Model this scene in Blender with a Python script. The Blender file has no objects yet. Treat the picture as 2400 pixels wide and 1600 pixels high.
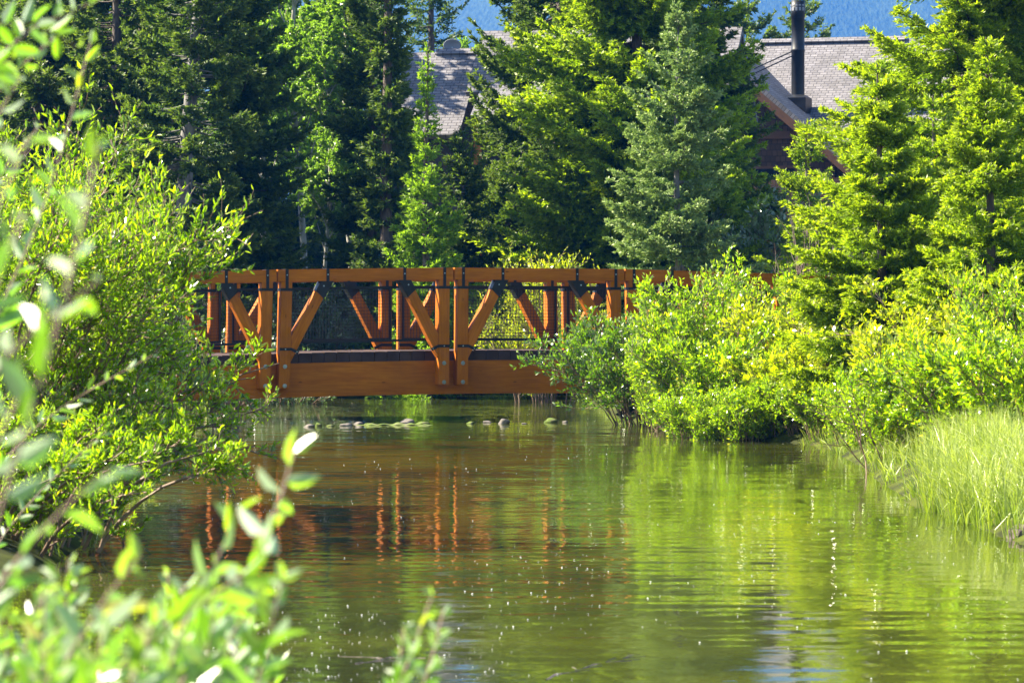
import bpy, bmesh, math
import numpy as np
from mathutils import Matrix, Vector
R_ = math.radians
SC = bpy.context.scene
C = SC.collection
# ------------------------------------------------------------------ camera, sky, sun, exposure
F = 9100.0            # focal length in photo pixels (photo is 2400 wide)
CAMH = 1.55
cam_d = bpy.data.cameras.new("camera"); cam = bpy.data.objects.new("camera", cam_d); C.objects.link(cam)
cam.location = (0, 0, CAMH); cam.rotation_euler = (R_(90) - math.atan(50 / F), 0, 0)
cam_d.sensor_width = 36; cam_d.lens = 36 * F / 2400
cam_d.clip_start = .5; cam_d.clip_end = 9000
cam_d.dof.use_dof = True; cam_d.dof.focus_distance = 55; cam_d.dof.aperture_fstop = 10
SC.camera = cam
SUN = Vector((-.86, .19, .0)).normalized() * math.cos(R_(41)) + Vector((0, 0, math.sin(R_(41))))
w = bpy.data.worlds.new("World"); SC.world = w; w.use_nodes = True
wn = w.node_tree; bg = wn.nodes["Background"]
sky = wn.nodes.new("ShaderNodeTexSky"); sky.sky_type = 'NISHITA'; sky.sun_disc = False
sky.sun_elevation = R_(41); sky.sun_rotation = math.atan2(SUN.x, SUN.y)
sky.dust_density = .6; sky.ozone_density = 1.4
wn.links.new(sky.outputs[0], bg.inputs[0]); bg.inputs[1].default_value = .062
sd = bpy.data.lights.new("sun", 'SUN'); sd.energy = 5; sd.angle = R_(.5); sd.color = (1, .90, .70)
so = bpy.data.objects.new("sun", sd); C.objects.link(so); so.rotation_euler = SUN.to_track_quat('Z', 'Y').to_euler()
SC.view_settings.view_transform = 'Standard'; SC.view_settings.look = 'None'
SC.view_settings.gamma = 1; SC.view_settings.exposure = 2.35; SC.view_settings.use_curve_mapping = False
SC.cycles.max_bounces = 7; SC.cycles.diffuse_bounces = 3; SC.cycles.glossy_bounces = 3
SC.cycles.transmission_bounces = 3; SC.cycles.volume_bounces = 0
SC.cycles.caustics_reflective = False; SC.cycles.sample_clamp_indirect = 4

# ------------------------------------------------------------------ terrain functions
RY = np.array([0, 14, 20, 25, 27, 33, 36, 39, 43, 47, 49, 51, 60, 70, 80, 84, 90])
LX = np.array([-2.9, -2.9, -2.9, -2.95, -3.05, -3.3, -3.4, -3.7, -3.9, -4.2, -4.3, -4.4, -4.9, -5.3, -4.6, -2.0, 1.])
RXB = np.array([2.6, 2.9, 3.2, 3.5, 3.6, 3.42, 3.52, 3.66, 3.8, 3.9, 3.7, 2.45, 1.85, 1.5, 1.3, 1.0, 1.])
def shore_dist(x, y):
    """positive on land"""
    x = np.asarray(x, float); y = np.asarray(y, float)
    l = np.interp(y, RY, LX); r = np.interp(y, RY, RXB)
    d = np.maximum(l - x, x - r)
    d = np.where(y > 86, np.maximum(d, (y - 86)), d)
    d = np.where(y > 90, np.maximum(d, 3.), d)
    near = 3.2 - y
    return np.maximum(d, near * .8)
def ground(x, y):
    d = shore_dist(x, y)
    wob = .05 * np.sin(np.asarray(x) * 1.9 + 1) * np.cos(np.asarray(y) * 1.3) 
    h = np.where(d > 0, .04 + .42 * (1 - np.exp(-d / 1.1)) + np.clip(d, 0, 40) * .02 + wob * np.clip(d, 0, 1), np.maximum(d * .35, -.9))
    return h
def gz(x, y): return float(ground(x, y))
def P(px, py, Z): return Vector(((px - 1200) * Z / F, Z, CAMH + (750 - py) * Z / F))
def GP(px, Z):
    x = (px - 1200) * Z / F
    return Vector((x, Z, gz(x, Z) - .03))

# ------------------------------------------------------------------ helpers
WM = {}
def tag(o, label=None, cat=None, group=None, kind=None):
    if label: o['label'] = label
    if cat: o['category'] = cat
    if group: o['group'] = group
    if kind: o['kind'] = kind
    return o
def link(o, parent=None, wm=None):
    C.objects.link(o)
    wm = wm if wm is not None else Matrix()
    if parent is not None:
        o.parent = parent; o.matrix_local = WM[parent.name].inverted() @ wm
    else: o.matrix_world = wm
    WM[o.name] = wm
    return o
def empty(name, loc, rz=0):
    return link(bpy.data.objects.new(name, None), None, Matrix.Translation(loc) @ Matrix.Rotation(rz, 4, 'Z'))
def np_mesh(name, V, Fc, mat, attr=None, smooth=False, uv=None):
    """V (n,3); Fc (m,k) faces of equal size"""
    V = np.ascontiguousarray(V, np.float32).reshape(-1, 3); Fc = np.ascontiguousarray(Fc, np.int32)
    me = bpy.data.meshes.new(name); m, k = Fc.shape
    me.vertices.add(len(V)); me.vertices.foreach_set("co", V.ravel())
    me.loops.add(m * k); me.loops.foreach_set("vertex_index", Fc.ravel())
    me.polygons.add(m); me.polygons.foreach_set("loop_start", np.arange(0, m * k, k, dtype=np.int32))
    me.update(calc_edges=True)
    if not smooth: me.shade_flat()
    if attr is not None:
        a = me.attributes.new("tip", 'FLOAT', 'POINT'); a.data.foreach_set("value", np.asarray(attr, np.float32).ravel())
    me.materials.append(mat)
    return me
def np_obj(name, V, Fc, mat, parent=None, wm=None, **kw):
    return link(bpy.data.objects.new(name, np_mesh(name, V, Fc, mat, **kw)), parent, wm if wm is not None else (WM[parent.name] if parent is not None else None))
def nrm(a): return a / np.maximum(np.linalg.norm(a, axis=-1, keepdims=True), 1e-9)

def tubes(Pl, rad, sides=5):
    """Pl (M,K,3), rad (M,K) -> V, F quads"""
    M, K, _ = Pl.shape
    T = np.gradient(Pl, axis=1); T = nrm(T)
    ref = np.zeros_like(T); ref[..., 0] = 1; ref[np.abs(T[..., 0]) > .8] = (0, 1, 0)
    A = nrm(np.cross(T, ref)); B = np.cross(T, A)
    th = np.arange(sides) * 2 * np.pi / sides
    V = Pl[:, :, None, :] + rad[:, :, None, None] * (A[:, :, None, :] * np.cos(th)[None, None, :, None] + B[:, :, None, :] * np.sin(th)[None, None, :, None])
    i = np.arange(M)[:, None, None] * K * sides + np.arange(K - 1)[None, :, None] * sides
    j = np.arange(sides)[None, None, :]; j2 = (j + 1) % sides
    Fq = np.stack([i + j, i + j2, i + sides + j2, i + sides + j], -1).reshape(-1, 4)
    return V.reshape(-1, 3), Fq
def merge(parts):
    Vs, Fs, o = [], [], 0
    for V, Fq in parts:
        Vs.append(V); Fs.append(Fq + o); o += len(V)
    return np.concatenate(Vs), np.concatenate(Fs)
def box(mi, ma):
    x0, y0, z0 = mi; x1, y1, z1 = ma
    V = np.array([[x0,y0,z0],[x1,y0,z0],[x1,y1,z0],[x0,y1,z0],[x0,y0,z1],[x1,y0,z1],[x1,y1,z1],[x0,y1,z1]], float)
    return V, np.array([[0,3,2,1],[4,5,6,7],[0,1,5,4],[1,2,6,5],[2,3,7,6],[3,0,4,7]])
def bm_obj(name, bm, mat, parent=None, wm=None, smooth=False):
    me = bpy.data.meshes.new(name); bm.to_mesh(me); bm.free(); me.materials.append(mat)
    if smooth:
        for p in me.polygons: p.use_smooth = True
    return link(bpy.data.objects.new(name, me), parent, wm if wm is not None else (WM[parent.name] if parent is not None else None))

# ------------------------------------------------------------------ materials
def mat(name):
    m = bpy.data.materials.new(name); m.use_nodes = True; n = m.node_tree; n.nodes.clear()
    return m, n, n.nodes, n.links
def node(N, t, **kw):
    x = N.new(t)
    for k, v in kw.items(): setattr(x, k, v)
    return x
def ramp(N, cols):
    r = N.new("ShaderNodeValToRGB"); e = r.color_ramp.elements
    while len(e) < len(cols): e.new(.5)
    for i, (p, c) in enumerate(cols): e[i].position = p; e[i].color = (*c, 1)
    return r
def simple(name, cols, scale=(1, 1, 1), nscale=5, rough=.7, spec=.3, metal=0, bump=0, detail=5, coord='Object', dist=.01):
    m, n, N, L = mat(name)
    out = N.new("ShaderNodeOutputMaterial"); b = N.new("ShaderNodeBsdfPrincipled"); L.new(b.outputs[0], out.inputs[0])
    tc = N.new("ShaderNodeTexCoord"); mp = N.new("ShaderNodeMapping"); mp.inputs['Scale'].default_value = scale
    L.new(tc.outputs[coord], mp.inputs[0]); nt = N.new("ShaderNodeTexNoise"); nt.inputs['Scale'].default_value = nscale
    nt.inputs['Detail'].default_value = detail; L.new(mp.outputs[0], nt.inputs[0])
    r = ramp(N, [(.3 + .4 * i / max(1, len(cols) - 1), c) for i, c in enumerate(cols)]); L.new(nt.outputs[0], r.inputs[0])
    L.new(r.outputs[0], b.inputs['Base Color']); b.inputs['Roughness'].default_value = rough
    b.inputs['Specular IOR Level'].default_value = spec; b.inputs['Metallic'].default_value = metal
    if bump:
        bp = N.new("ShaderNodeBump"); bp.inputs['Strength'].default_value = bump; bp.inputs['Distance'].default_value = dist
        L.new(nt.outputs[0], bp.inputs['Height']); L.new(bp.outputs[0], b.inputs['Normal'])
    return m
def foliage(name, dark, light, tipc, trans, tmix=.4, rough=.4, spec=.5, tipamt=.8, extra=None, under=None, coat=0):
    m, n, N, L = mat(name)
    out = N.new("ShaderNodeOutputMaterial"); b = N.new("ShaderNodeBsdfPrincipled")
    geo = N.new("ShaderNodeNewGeometry")
    cols = [(0, dark), (.75, light)] + ([(.97, light), (1., extra)] if extra else [])
    r = ramp(N, cols); L.new(geo.outputs['Random Per Island'], r.inputs[0])
    at = N.new("ShaderNodeAttribute"); at.attribute_name = "tip"
    mu = node(N, "ShaderNodeMath", operation='MULTIPLY'); L.new(at.outputs['Fac'], mu.inputs[0]); mu.inputs[1].default_value = tipamt
    mx = node(N, "ShaderNodeMix", data_type='RGBA'); L.new(mu.outputs[0], mx.inputs[0]); L.new(r.outputs[0], mx.inputs[6]); mx.inputs[7].default_value = (*tipc, 1)
    if under:
        ux = node(N, "ShaderNodeMix", data_type='RGBA'); L.new(geo.outputs['Backfacing'], ux.inputs[0]); L.new(mx.outputs[2], ux.inputs[6]); ux.inputs[7].default_value = (*under, 1)
        L.new(ux.outputs[2], b.inputs['Base Color'])
    else: L.new(mx.outputs[2], b.inputs['Base Color'])
    b.inputs['Roughness'].default_value = rough; b.inputs['Specular IOR Level'].default_value = spec
    b.inputs['Coat Weight'].default_value = coat; b.inputs['Coat Roughness'].default_value = .3; b.inputs['Coat IOR'].default_value = 1.6
    t = N.new("ShaderNodeBsdfTranslucent")
    tm = node(N, "ShaderNodeMix", data_type='RGBA', blend_type='MULTIPLY'); tm.inputs[0].default_value = 1
    hs = N.new("ShaderNodeHueSaturation"); hs.inputs['Value'].default_value = trans[3]; L.new(mx.outputs[2], hs.inputs['Color'])
    L.new(hs.outputs[0], tm.inputs[6]); tm.inputs[7].default_value = (*trans[:3], 1)
    L.new(tm.outputs[2], t.inputs[0])
    ms = N.new("ShaderNodeMixShader"); ms.inputs[0].default_value = tmix
    L.new(b.outputs[0], ms.inputs[1]); L.new(t.outputs[0], ms.inputs[2]); L.new(ms.outputs[0], out.inputs[0])
    return m

def wood_mat(name, a, b_, c):
    m, n, N, L = mat(name)
    out = N.new("ShaderNodeOutputMaterial"); b = N.new("ShaderNodeBsdfPrincipled"); L.new(b.outputs[0], out.inputs[0])
    tc = N.new("ShaderNodeTexCoord"); oi = N.new("ShaderNodeObjectInfo")
    add = node(N, "ShaderNodeVectorMath", operation='ADD'); L.new(tc.outputs['Object'], add.inputs[0])
    sc = node(N, "ShaderNodeVectorMath", operation='SCALE'); L.new(oi.outputs['Location'], sc.inputs[0]); sc.inputs['Scale'].default_value = 3.7
    L.new(sc.outputs[0], add.inputs[1])
    mp = N.new("ShaderNodeMapping"); mp.inputs['Scale'].default_value = (1.2, 14, 14); L.new(add.outputs[0], mp.inputs[0])
    nt = N.new("ShaderNodeTexNoise"); nt.inputs['Scale'].default_value = 2.2; nt.inputs['Detail'].default_value = 7; nt.inputs['Roughness'].default_value = .62; L.new(mp.outputs[0], nt.inputs[0])
    r = ramp(N, [(.3, a), (.5, b_), (.7, c)]); L.new(nt.outputs[0], r.inputs[0])
    # broad blotches of stain
    n2 = N.new("ShaderNodeTexNoise"); n2.inputs['Scale'].default_value = 1.6; n2.inputs['Detail'].default_value = 3; L.new(add.outputs[0], n2.inputs[0])
    r2 = ramp(N, [(.3, (.72, .72, .72)), (.7, (1.1, 1.1, 1.1))]); L.new(n2.outputs[0], r2.inputs[0])
    mx = node(N, "ShaderNodeMix", data_type='RGBA', blend_type='MULTIPLY'); mx.inputs[0].default_value = 1
    L.new(r.outputs[0], mx.inputs[6]); L.new(r2.outputs[0], mx.inputs[7])
    # knots
    m3 = N.new("ShaderNodeMapping"); m3.inputs['Scale'].default_value = (1.6, 5, 5); L.new(add.outputs[0], m3.inputs[0])
    vo = N.new("ShaderNodeTexVoronoi"); vo.inputs['Scale'].default_value = 1.5; L.new(m3.outputs[0], vo.inputs[0])
    r3 = ramp(N, [(.05, (.25, .2, .15)), (.1, (1, 1, 1))]); L.new(vo.outputs['Distance'], r3.inputs[0])
    m4 = node(N, "ShaderNodeMix", data_type='RGBA', blend_type='MULTIPLY'); m4.inputs[0].default_value = .8
    L.new(mx.outputs[2], m4.inputs[6]); L.new(r3.outputs[0], m4.inputs[7])
    L.new(m4.outputs[2], b.inputs['Base Color']); b.inputs['Roughness'].default_value = .6; b.inputs['Specular IOR Level'].default_value = .2
    bp = N.new("ShaderNodeBump"); bp.inputs['Strength'].default_value = .3; bp.inputs['Distance'].default_value = .004
    L.new(nt.outputs[0], bp.inputs['Height']); L.new(bp.outputs[0], b.inputs['Normal'])
    return m
def brick_mat(name, c1, c2, mortar, bw, rh, rough=.85, mort=.012, bump=.5):
    m, n, N, L = mat(name)
    out = N.new("ShaderNodeOutputMaterial"); b = N.new("ShaderNodeBsdfPrincipled"); L.new(b.outputs[0], out.inputs[0])
    tc = N.new("ShaderNodeTexCoord"); mp = N.new("ShaderNodeMapping"); L.new(tc.outputs['UV'], mp.inputs[0])
    nz = N.new("ShaderNodeTexNoise"); nz.inputs['Scale'].default_value = 3.; L.new(mp.outputs[0], nz.inputs[0])
    ds = node(N, "ShaderNodeVectorMath", operation='MULTIPLY_ADD'); L.new(nz.outputs['Color'], ds.inputs[0]); ds.inputs[1].default_value = (.05, .012, 0); L.new(mp.outputs[0], ds.inputs[2])
    br = N.new("ShaderNodeTexBrick"); L.new(ds.outputs[0], br.inputs[0])
    br.inputs['Color1'].default_value = (*c1, 1); br.inputs['Color2'].default_value = (*c2, 1); br.inputs['Mortar'].default_value = (*mortar, 1)
    br.inputs['Scale'].default_value = 1; br.inputs['Mortar Size'].default_value = mort; br.inputs['Mortar Smooth'].default_value = .3
    br.inputs['Brick Width'].default_value = bw; br.inputs['Row Height'].default_value = rh; br.offset = .37
    n2 = N.new("ShaderNodeTexNoise"); n2.inputs['Scale'].default_value = 1.1; n2.inputs['Detail'].default_value = 8; L.new(mp.outputs[0], n2.inputs[0])
    r2 = ramp(N, [(.3, (.8, .78, .78)), (.7, (1.12, 1.1, 1.14))]); L.new(n2.outputs[0], r2.inputs[0])
    mx = node(N, "ShaderNodeMix", data_type='RGBA', blend_type='MULTIPLY'); mx.inputs[0].default_value = 1
    L.new(br.outputs[0], mx.inputs[6]); L.new(r2.outputs[0], mx.inputs[7]); L.new(mx.outputs[2], b.inputs['Base Color'])
    b.inputs['Roughness'].default_value = rough
    bp = N.new("ShaderNodeBump"); bp.inputs['Strength'].default_value = bump; bp.inputs['Distance'].default_value = .02; bp.invert = True
    L.new(br.outputs['Fac'], bp.inputs['Height']); L.new(bp.outputs[0], b.inputs['Normal'])
    return m

M = {}
M['wood'] = wood_mat("stained_timber", (.36, .092, .0025), (.45, .126, .003), (.53, .162, .005))
M['deckwood'] = simple("deck_wood", [(.035, .018, .015), (.075, .045, .038)], scale=(1, 1, 1), nscale=4, rough=.75, bump=.3)
M['steel'] = simple("black_steel", [(.006, .007, .009), (.014, .015, .018)], nscale=20, rough=.5, spec=.3)
M['galv'] = simple("galvanised_bolt", [(.22, .26, .3), (.42, .46, .5)], nscale=40, rough=.35, metal=.7)
M['bark'] = simple("spruce_bark", [(.035, .027, .022), (.10, .08, .07), (.15, .12, .10)], scale=(6, 6, 1.5), nscale=3, rough=.9, bump=.8, dist=.03)
M['barkgrey'] = simple("grey_bark", [(.07, .07, .07), (.17, .165, .16), (.24, .22, .2)], scale=(5, 5, 1.5), nscale=3, rough=.9, bump=.6, dist=.03)
M['barkpale'] = simple("aspen_bark", [(.16, .15, .12), (.42, .4, .34)], scale=(3, 3, 1), nscale=4, rough=.8)
M['twig'] = simple("willow_stem", [(.07, .045, .03), (.19, .12, .08), (.28, .2, .14)], scale=(1, 1, 1), nscale=7, rough=.6)
M['deadtwig'] = simple("dead_twig", [(.12, .09, .07), (.3, .23, .19)], nscale=3, rough=.8)
M['stone'] = simple("river_stone", [(.04, .038, .034), (.12, .105, .09), (.24, .2, .17)], nscale=6, rough=.8, bump=.6)
M['moss'] = simple("mossy_stone", [(.03, .05, .008), (.09, .13, .015), (.13, .12, .07)], nscale=8, rough=.9, bump=.8)
M['spruce'] = foliage("spruce_needles", (.025, .055, .012), (.07, .12, .022), (.20, .25, .03), (1.1, 1.2, .5, 1.8), .34, .5, .35)
M['sprucedark'] = foliage("dark_spruce_needles", (.016, .046, .018), (.055, .105, .028), (.19, .24, .03), (1.1, 1.2, .5, 1.8), .30, .55, .3, tipamt=.9)
M['spruceblue'] = foliage("blue_spruce_needles", (.10, .17, .05), (.22, .32, .09), (.38, .46, .13), (1, 1.1, .8, 1.3), .22, .5, .35)
M['sprucebright'] = foliage("bright_spruce_needles", (.05, .10, .006), (.16, .24, .012), (.38, .41, .02), (1.1, 1.2, .35, 2.0), .45, .45, .4)
M['sprucegreen'] = foliage("green_spruce_needles", (.04, .09, .008), (.17, .26, .012), (.40, .46, .02), (1.1, 1.2, .35, 1.9), .40, .45, .4)
M['larch'] = foliage("larch_needles", (.07, .14, .015), (.15, .26, .02), (.28, .36, .03), (1.1, 1.2, .4, 1.9), .4, .5, .3)
M['aspen'] = foliage("aspen_leaves", (.08, .14, .02), (.22, .31, .04), (.3, .38, .06), (1., 1.25, .4, 1.9), .4, .35, .6, extra=(.3, .3, .05))
M['willow'] = foliage("willow_leaves", (.04, .10, .006), (.20, .28, .008), (.44, .46, .015), (1.05, 1.3, .25, 2.2), .42, .24, 1., extra=(.45, .28, .05))
M['willowyellow'] = foliage("yellow_green_willow_leaves", (.09, .15, .004), (.33, .37, .008), (.55, .52, .015), (1.1, 1.2, .25, 2.1), .42, .24, 1., extra=(.45, .3, .12))
M['willownear'] = foliage("near_willow_leaves", (.08, .16, .035), (.15, .26, .04), (.34, .38, .06), (1.05, 1.3, .25, 2.3), .32, .4, 1., extra=(.42, .3, .06), under=(.30, .38, .20), coat=.45)
M['willowdark'] = foliage("dark_willow_leaves", (.02, .06, .010), (.09, .17, .012), (.30, .36, .015), (1., 1.25, .25, 2.0), .36, .24, 1., coat=.5)
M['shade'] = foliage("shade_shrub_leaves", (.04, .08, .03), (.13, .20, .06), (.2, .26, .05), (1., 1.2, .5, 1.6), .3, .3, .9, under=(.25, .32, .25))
M['grass'] = foliage("sedge_blades", (.06, .13, .008), (.22, .31, .020), (.52, .54, .20), (1.1, 1.15, .35, 1.7), .3, .4, .6, tipamt=.8)
M['paint'] = simple("white_trim", [(.5, .52, .52), (.6, .62, .62)], nscale=6, rough=.6)
M['pipe'] = simple("black_flue", [(.004, .005, .008), (.009, .011, .015)], nscale=6, rough=.45, spec=.35)
M['dish'] = simple("grey_dish", [(.2, .21, .24), (.25, .26, .29)], nscale=6, rough=.6)
M['wallbrown'] = brick_mat("cedar_wall_shingles", (.10, .050, .026), (.05, .027, .016), (.02, .012, .008), .17, .19)
M['roof'] = brick_mat("asphalt_shingles", (.12, .115, .12), (.19, .182, .19), (.04, .036, .042), .24, .125)
M['barge'] = simple("red_brown_board", [(.09, .042, .022), (.14, .065, .034)], scale=(1, 1, 1), nscale=4, rough=.7)
M['wallgrey'] = simple("dark_wall", [(.035, .035, .04), (.07, .065, .065)], nscale=2, rough=.9)
M['orangepost'] = simple("orange_post", [(.34, .11, .02), (.42, .15, .03)], nscale=4, rough=.6)
M['glass'] = simple("window_glass", [(.01, .015, .02), (.02, .03, .04)], nscale=1, rough=.08, spec=.8)
M['fluff'] = simple("seed_fluff", [(.7, .7, .66), (.85, .85, .8)], nscale=4, rough=.8)
M['peat'] = simple("peaty_clump", [(.06, .03, .015), (.2, .11, .05)], nscale=12, rough=.95, bump=1)

# ground: moss near the waterline, litter under the trees
def ground_mat():
    m, n, N, L = mat("bank_soil")
    out = N.new("ShaderNodeOutputMaterial"); b = N.new("ShaderNodeBsdfPrincipled"); L.new(b.outputs[0], out.inputs[0])
    tc = N.new("ShaderNodeTexCoord"); nt = N.new("ShaderNodeTexNoise"); nt.inputs['Scale'].default_value = 1.7; nt.inputs['Detail'].default_value = 9; L.new(tc.outputs['Object'], nt.inputs[0])
    r = ramp(N, [(.3, (.018, .022, .010)), (.5, (.035, .04, .016)), (.7, (.07, .075, .028))]); L.new(nt.outputs[0], r.inputs[0])
    sx = N.new("ShaderNodeSeparateXYZ"); L.new(tc.outputs['Object'], sx.inputs[0])
    mr = N.new("ShaderNodeMapRange"); mr.inputs[1].default_value = .05; mr.inputs[2].default_value = .22; L.new(sx.outputs[2], mr.inputs[0])
    mx = node(N, "ShaderNodeMix", data_type='RGBA'); L.new(mr.outputs[0], mx.inputs[0]); r9 = ramp(N, [(.4, (.022, .026, .008)), (.62, (.065, .08, .010))]); L.new(nt.outputs[0], r9.inputs[0]); L.new(r9.outputs[0], mx.inputs[6]); L.new(r.outputs[0], mx.inputs[7])
    L.new(mx.outputs[2], b.inputs['Base Color']); b.inputs['Roughness'].default_value = .95; b.inputs['Specular IOR Level'].default_value = .1
    bp = N.new("ShaderNodeBump"); bp.inputs['Strength'].default_value = .8; bp.inputs['Distance'].default_value = .05; L.new(nt.outputs[0], bp.inputs['Height']); L.new(bp.outputs[0], b.inputs['Normal'])
    return m
def water_mat():
    m, n, N, L = mat("river_water")
    out = N.new("ShaderNodeOutputMaterial"); b = N.new("ShaderNodeBsdfPrincipled"); L.new(b.outputs[0], out.inputs[0])
    tc = N.new("ShaderNodeTexCoord")
    def noise(scale, sc, det=3):
        mp = N.new("ShaderNodeMapping"); mp.inputs['Scale'].default_value = sc; L.new(tc.outputs['Object'], mp.inputs[0])
        t = N.new("ShaderNodeTexNoise"); t.inputs['Scale'].default_value = scale; t.inputs['Detail'].default_value = det; L.new(mp.outputs[0], t.inputs[0])
        s = node(N, "ShaderNodeVectorMath", operation='SUBTRACT'); L.new(t.outputs['Color'], s.inputs[0]); s.inputs[1].default_value = (.5, .5, .5)
        return s, t
    a, _ = noise(1.0, (.7, 3.2, 1), 2); c, _ = noise(1.0, (4, 12, 1), 3)
    def scal(x, v):
        s = node(N, "ShaderNodeVectorMath", operation='MULTIPLY'); L.new(x.outputs[0], s.inputs[0]); s.inputs[1].default_value = v; return s
    a2 = scal(a, (.05, .042, 0)); c2 = scal(c, (.06, .042, 0))
    ad0 = node(N, "ShaderNodeVectorMath", operation='ADD'); L.new(a2.outputs[0], ad0.inputs[0]); L.new(c2.outputs[0], ad0.inputs[1])
    wv = N.new("ShaderNodeTexWave"); wv.wave_type = 'BANDS'; wv.bands_direction = 'Y'; wv.inputs['Scale'].default_value = .75; wv.inputs['Distortion'].default_value = 3; wv.inputs['Detail'].default_value = 1.5; wv.inputs['Detail Scale'].default_value = .35
    mw = N.new("ShaderNodeMapping"); mw.inputs['Rotation'].default_value = (0, 0, .12); mw.inputs['Scale'].default_value = (.5, 1, 1); L.new(tc.outputs['Object'], mw.inputs[0]); L.new(mw.outputs[0], wv.inputs[0])
    nm = N.new("ShaderNodeTexNoise"); nm.inputs['Scale'].default_value = .3; L.new(tc.outputs['Object'], nm.inputs[0]); rm = ramp(N, [(.42, (.1, .1, .1)), (.6, (1, 1, 1))]); L.new(nm.outputs[0], rm.inputs[0])
    wm_ = node(N, "ShaderNodeMath", operation='SUBTRACT'); L.new(wv.outputs['Fac'], wm_.inputs[0]); wm_.inputs[1].default_value = .5
    wx = node(N, "ShaderNodeMath", operation='MULTIPLY'); L.new(wm_.outputs[0], wx.inputs[0]); L.new(rm.outputs[0], wx.inputs[1])
    wy = node(N, "ShaderNodeMath", operation='MULTIPLY'); L.new(wx.outputs[0], wy.inputs[0]); wy.inputs[1].default_value = .011
    cb = N.new("ShaderNodeCombineXYZ"); L.new(wy.outputs[0], cb.inputs[1])
    ad = node(N, "ShaderNodeVectorMath", operation='ADD'); L.new(ad0.outputs[0], ad.inputs[0]); L.new(cb.outputs[0], ad.inputs[1])
    # riffle over the stones under the bridge
    sx = N.new("ShaderNodeSeparateXYZ"); L.new(tc.outputs['Object'], sx.inputs[0])
    def band(o, lo, hi, w):
        m1 = N.new("ShaderNodeMapRange"); m1.interpolation_type = 'SMOOTHSTEP'; m1.inputs[1].default_value = lo - w; m1.inputs[2].default_value = lo; L.new(o, m1.inputs[0])
        m2 = N.new("ShaderNodeMapRange"); m2.interpolation_type = 'SMOOTHSTEP'; m2.inputs[1].default_value = hi; m2.inputs[2].default_value = hi + w; m2.inputs[3].default_value = 1; m2.inputs[4].default_value = 0; L.new(o, m2.inputs[0])
        mu = node(N, "ShaderNodeMath", operation='MULTIPLY'); L.new(m1.outputs[0], mu.inputs[0]); L.new(m2.outputs[0], mu.inputs[1]); return mu
    by = band(sx.outputs[1], 61.5, 70, 2.5); bx = band(sx.outputs[0], -3.6, 0, 1.3)
    rf = node(N, "ShaderNodeMath", operation='MULTIPLY'); L.new(by.outputs[0], rf.inputs[0]); L.new(bx.outputs[0], rf.inputs[1])
    e, _ = noise(1.0, (5, 8, 1), 4); e2 = scal(e, (.5, .5, 0))
    es = node(N, "ShaderNodeVectorMath", operation='SCALE'); L.new(e2.outputs[0], es.inputs[0]); L.new(rf.outputs[0], es.inputs['Scale'])
    ad2 = node(N, "ShaderNodeVectorMath", operation='ADD'); L.new(ad.outputs[0], ad2.inputs[0]); L.new(es.outputs[0], ad2.inputs[1])
    ad3 = node(N, "ShaderNodeVectorMath", operation='ADD'); L.new(ad2.outputs[0], ad3.inputs[0]); ad3.inputs[1].default_value = (0, 0, 1)
    no = node(N, "ShaderNodeVectorMath", operation='NORMALIZE'); L.new(ad3.outputs[0], no.inputs[0]); L.new(no.outputs[0], b.inputs['Normal'])
    nt = N.new("ShaderNodeTexNoise"); nt.inputs['Scale'].default_value = .5; nt.inputs['Detail'].default_value = 4; L.new(tc.outputs['Object'], nt.inputs[0])
    r = ramp(N, [(.35, (.030, .036, .010)), (.65, (.066, .076, .012))]); L.new(nt.outputs[0], r.inputs[0]); L.new(r.outputs[0], b.inputs['Base Color'])
    b.inputs['Roughness'].default_value = .02; b.inputs['IOR'].default_value = 1.33
    return m

# ------------------------------------------------------------------ ground, water, mountain
def grid(xs, ys, f):
    X, Y = np.meshgrid(xs, ys); Z = f(X, Y); V = np.stack([X, Y, Z], -1).reshape(-1, 3)
    nx, ny = len(xs), len(ys); i = (np.arange(ny - 1)[:, None] * nx + np.arange(nx - 1)[None, :]).reshape(-1)
    return V, np.stack([i, i + 1, i + nx + 1, i + nx], -1)
xs = np.concatenate([-np.geomspace(2600, 12, 40), np.linspace(-11.7, 11.7, 120), np.geomspace(12, 2600, 40)])
ys = np.concatenate([np.linspace(-60, -3, 12), np.linspace(-2, 95, 330), np.geomspace(96, 2700, 46)])
V, Fq = grid(xs, ys, ground)
tag(np_obj("ground", V, Fq, ground_mat(), smooth=True), kind='structure')
V, Fq = grid(np.linspace(-9, 9, 3), np.linspace(-5, 92, 3), lambda x, y: x * 0)
tag(np_obj("water", V, Fq, water_mat()), kind='structure')
def hill(X, Y):
    t = np.clip((Y - 2500) / 900, 0, 1)
    z = 430 * t ** 1.0 * (1 + .10 * np.sin(X / 260.) + .06 * np.sin(X / 97. + 1) + .03 * np.sin(X / 41.)) + 5 * np.sin(X / 23 + Y / 70.) - 3
    return z
V, Fq = grid(np.linspace(-1400, 1400, 300), np.linspace(2500, 3400, 60), hill)
mm = simple("far_forest_slope", [(.015, .03, .012), (.03, .05, .02), (.045, .07, .03)], scale=(1, .3, .3), nscale=.35, rough=.95, bump=.6, dist=3, detail=10)
tag(np_obj("mountain", V, Fq, mm, smooth=True), kind='structure')

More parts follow.
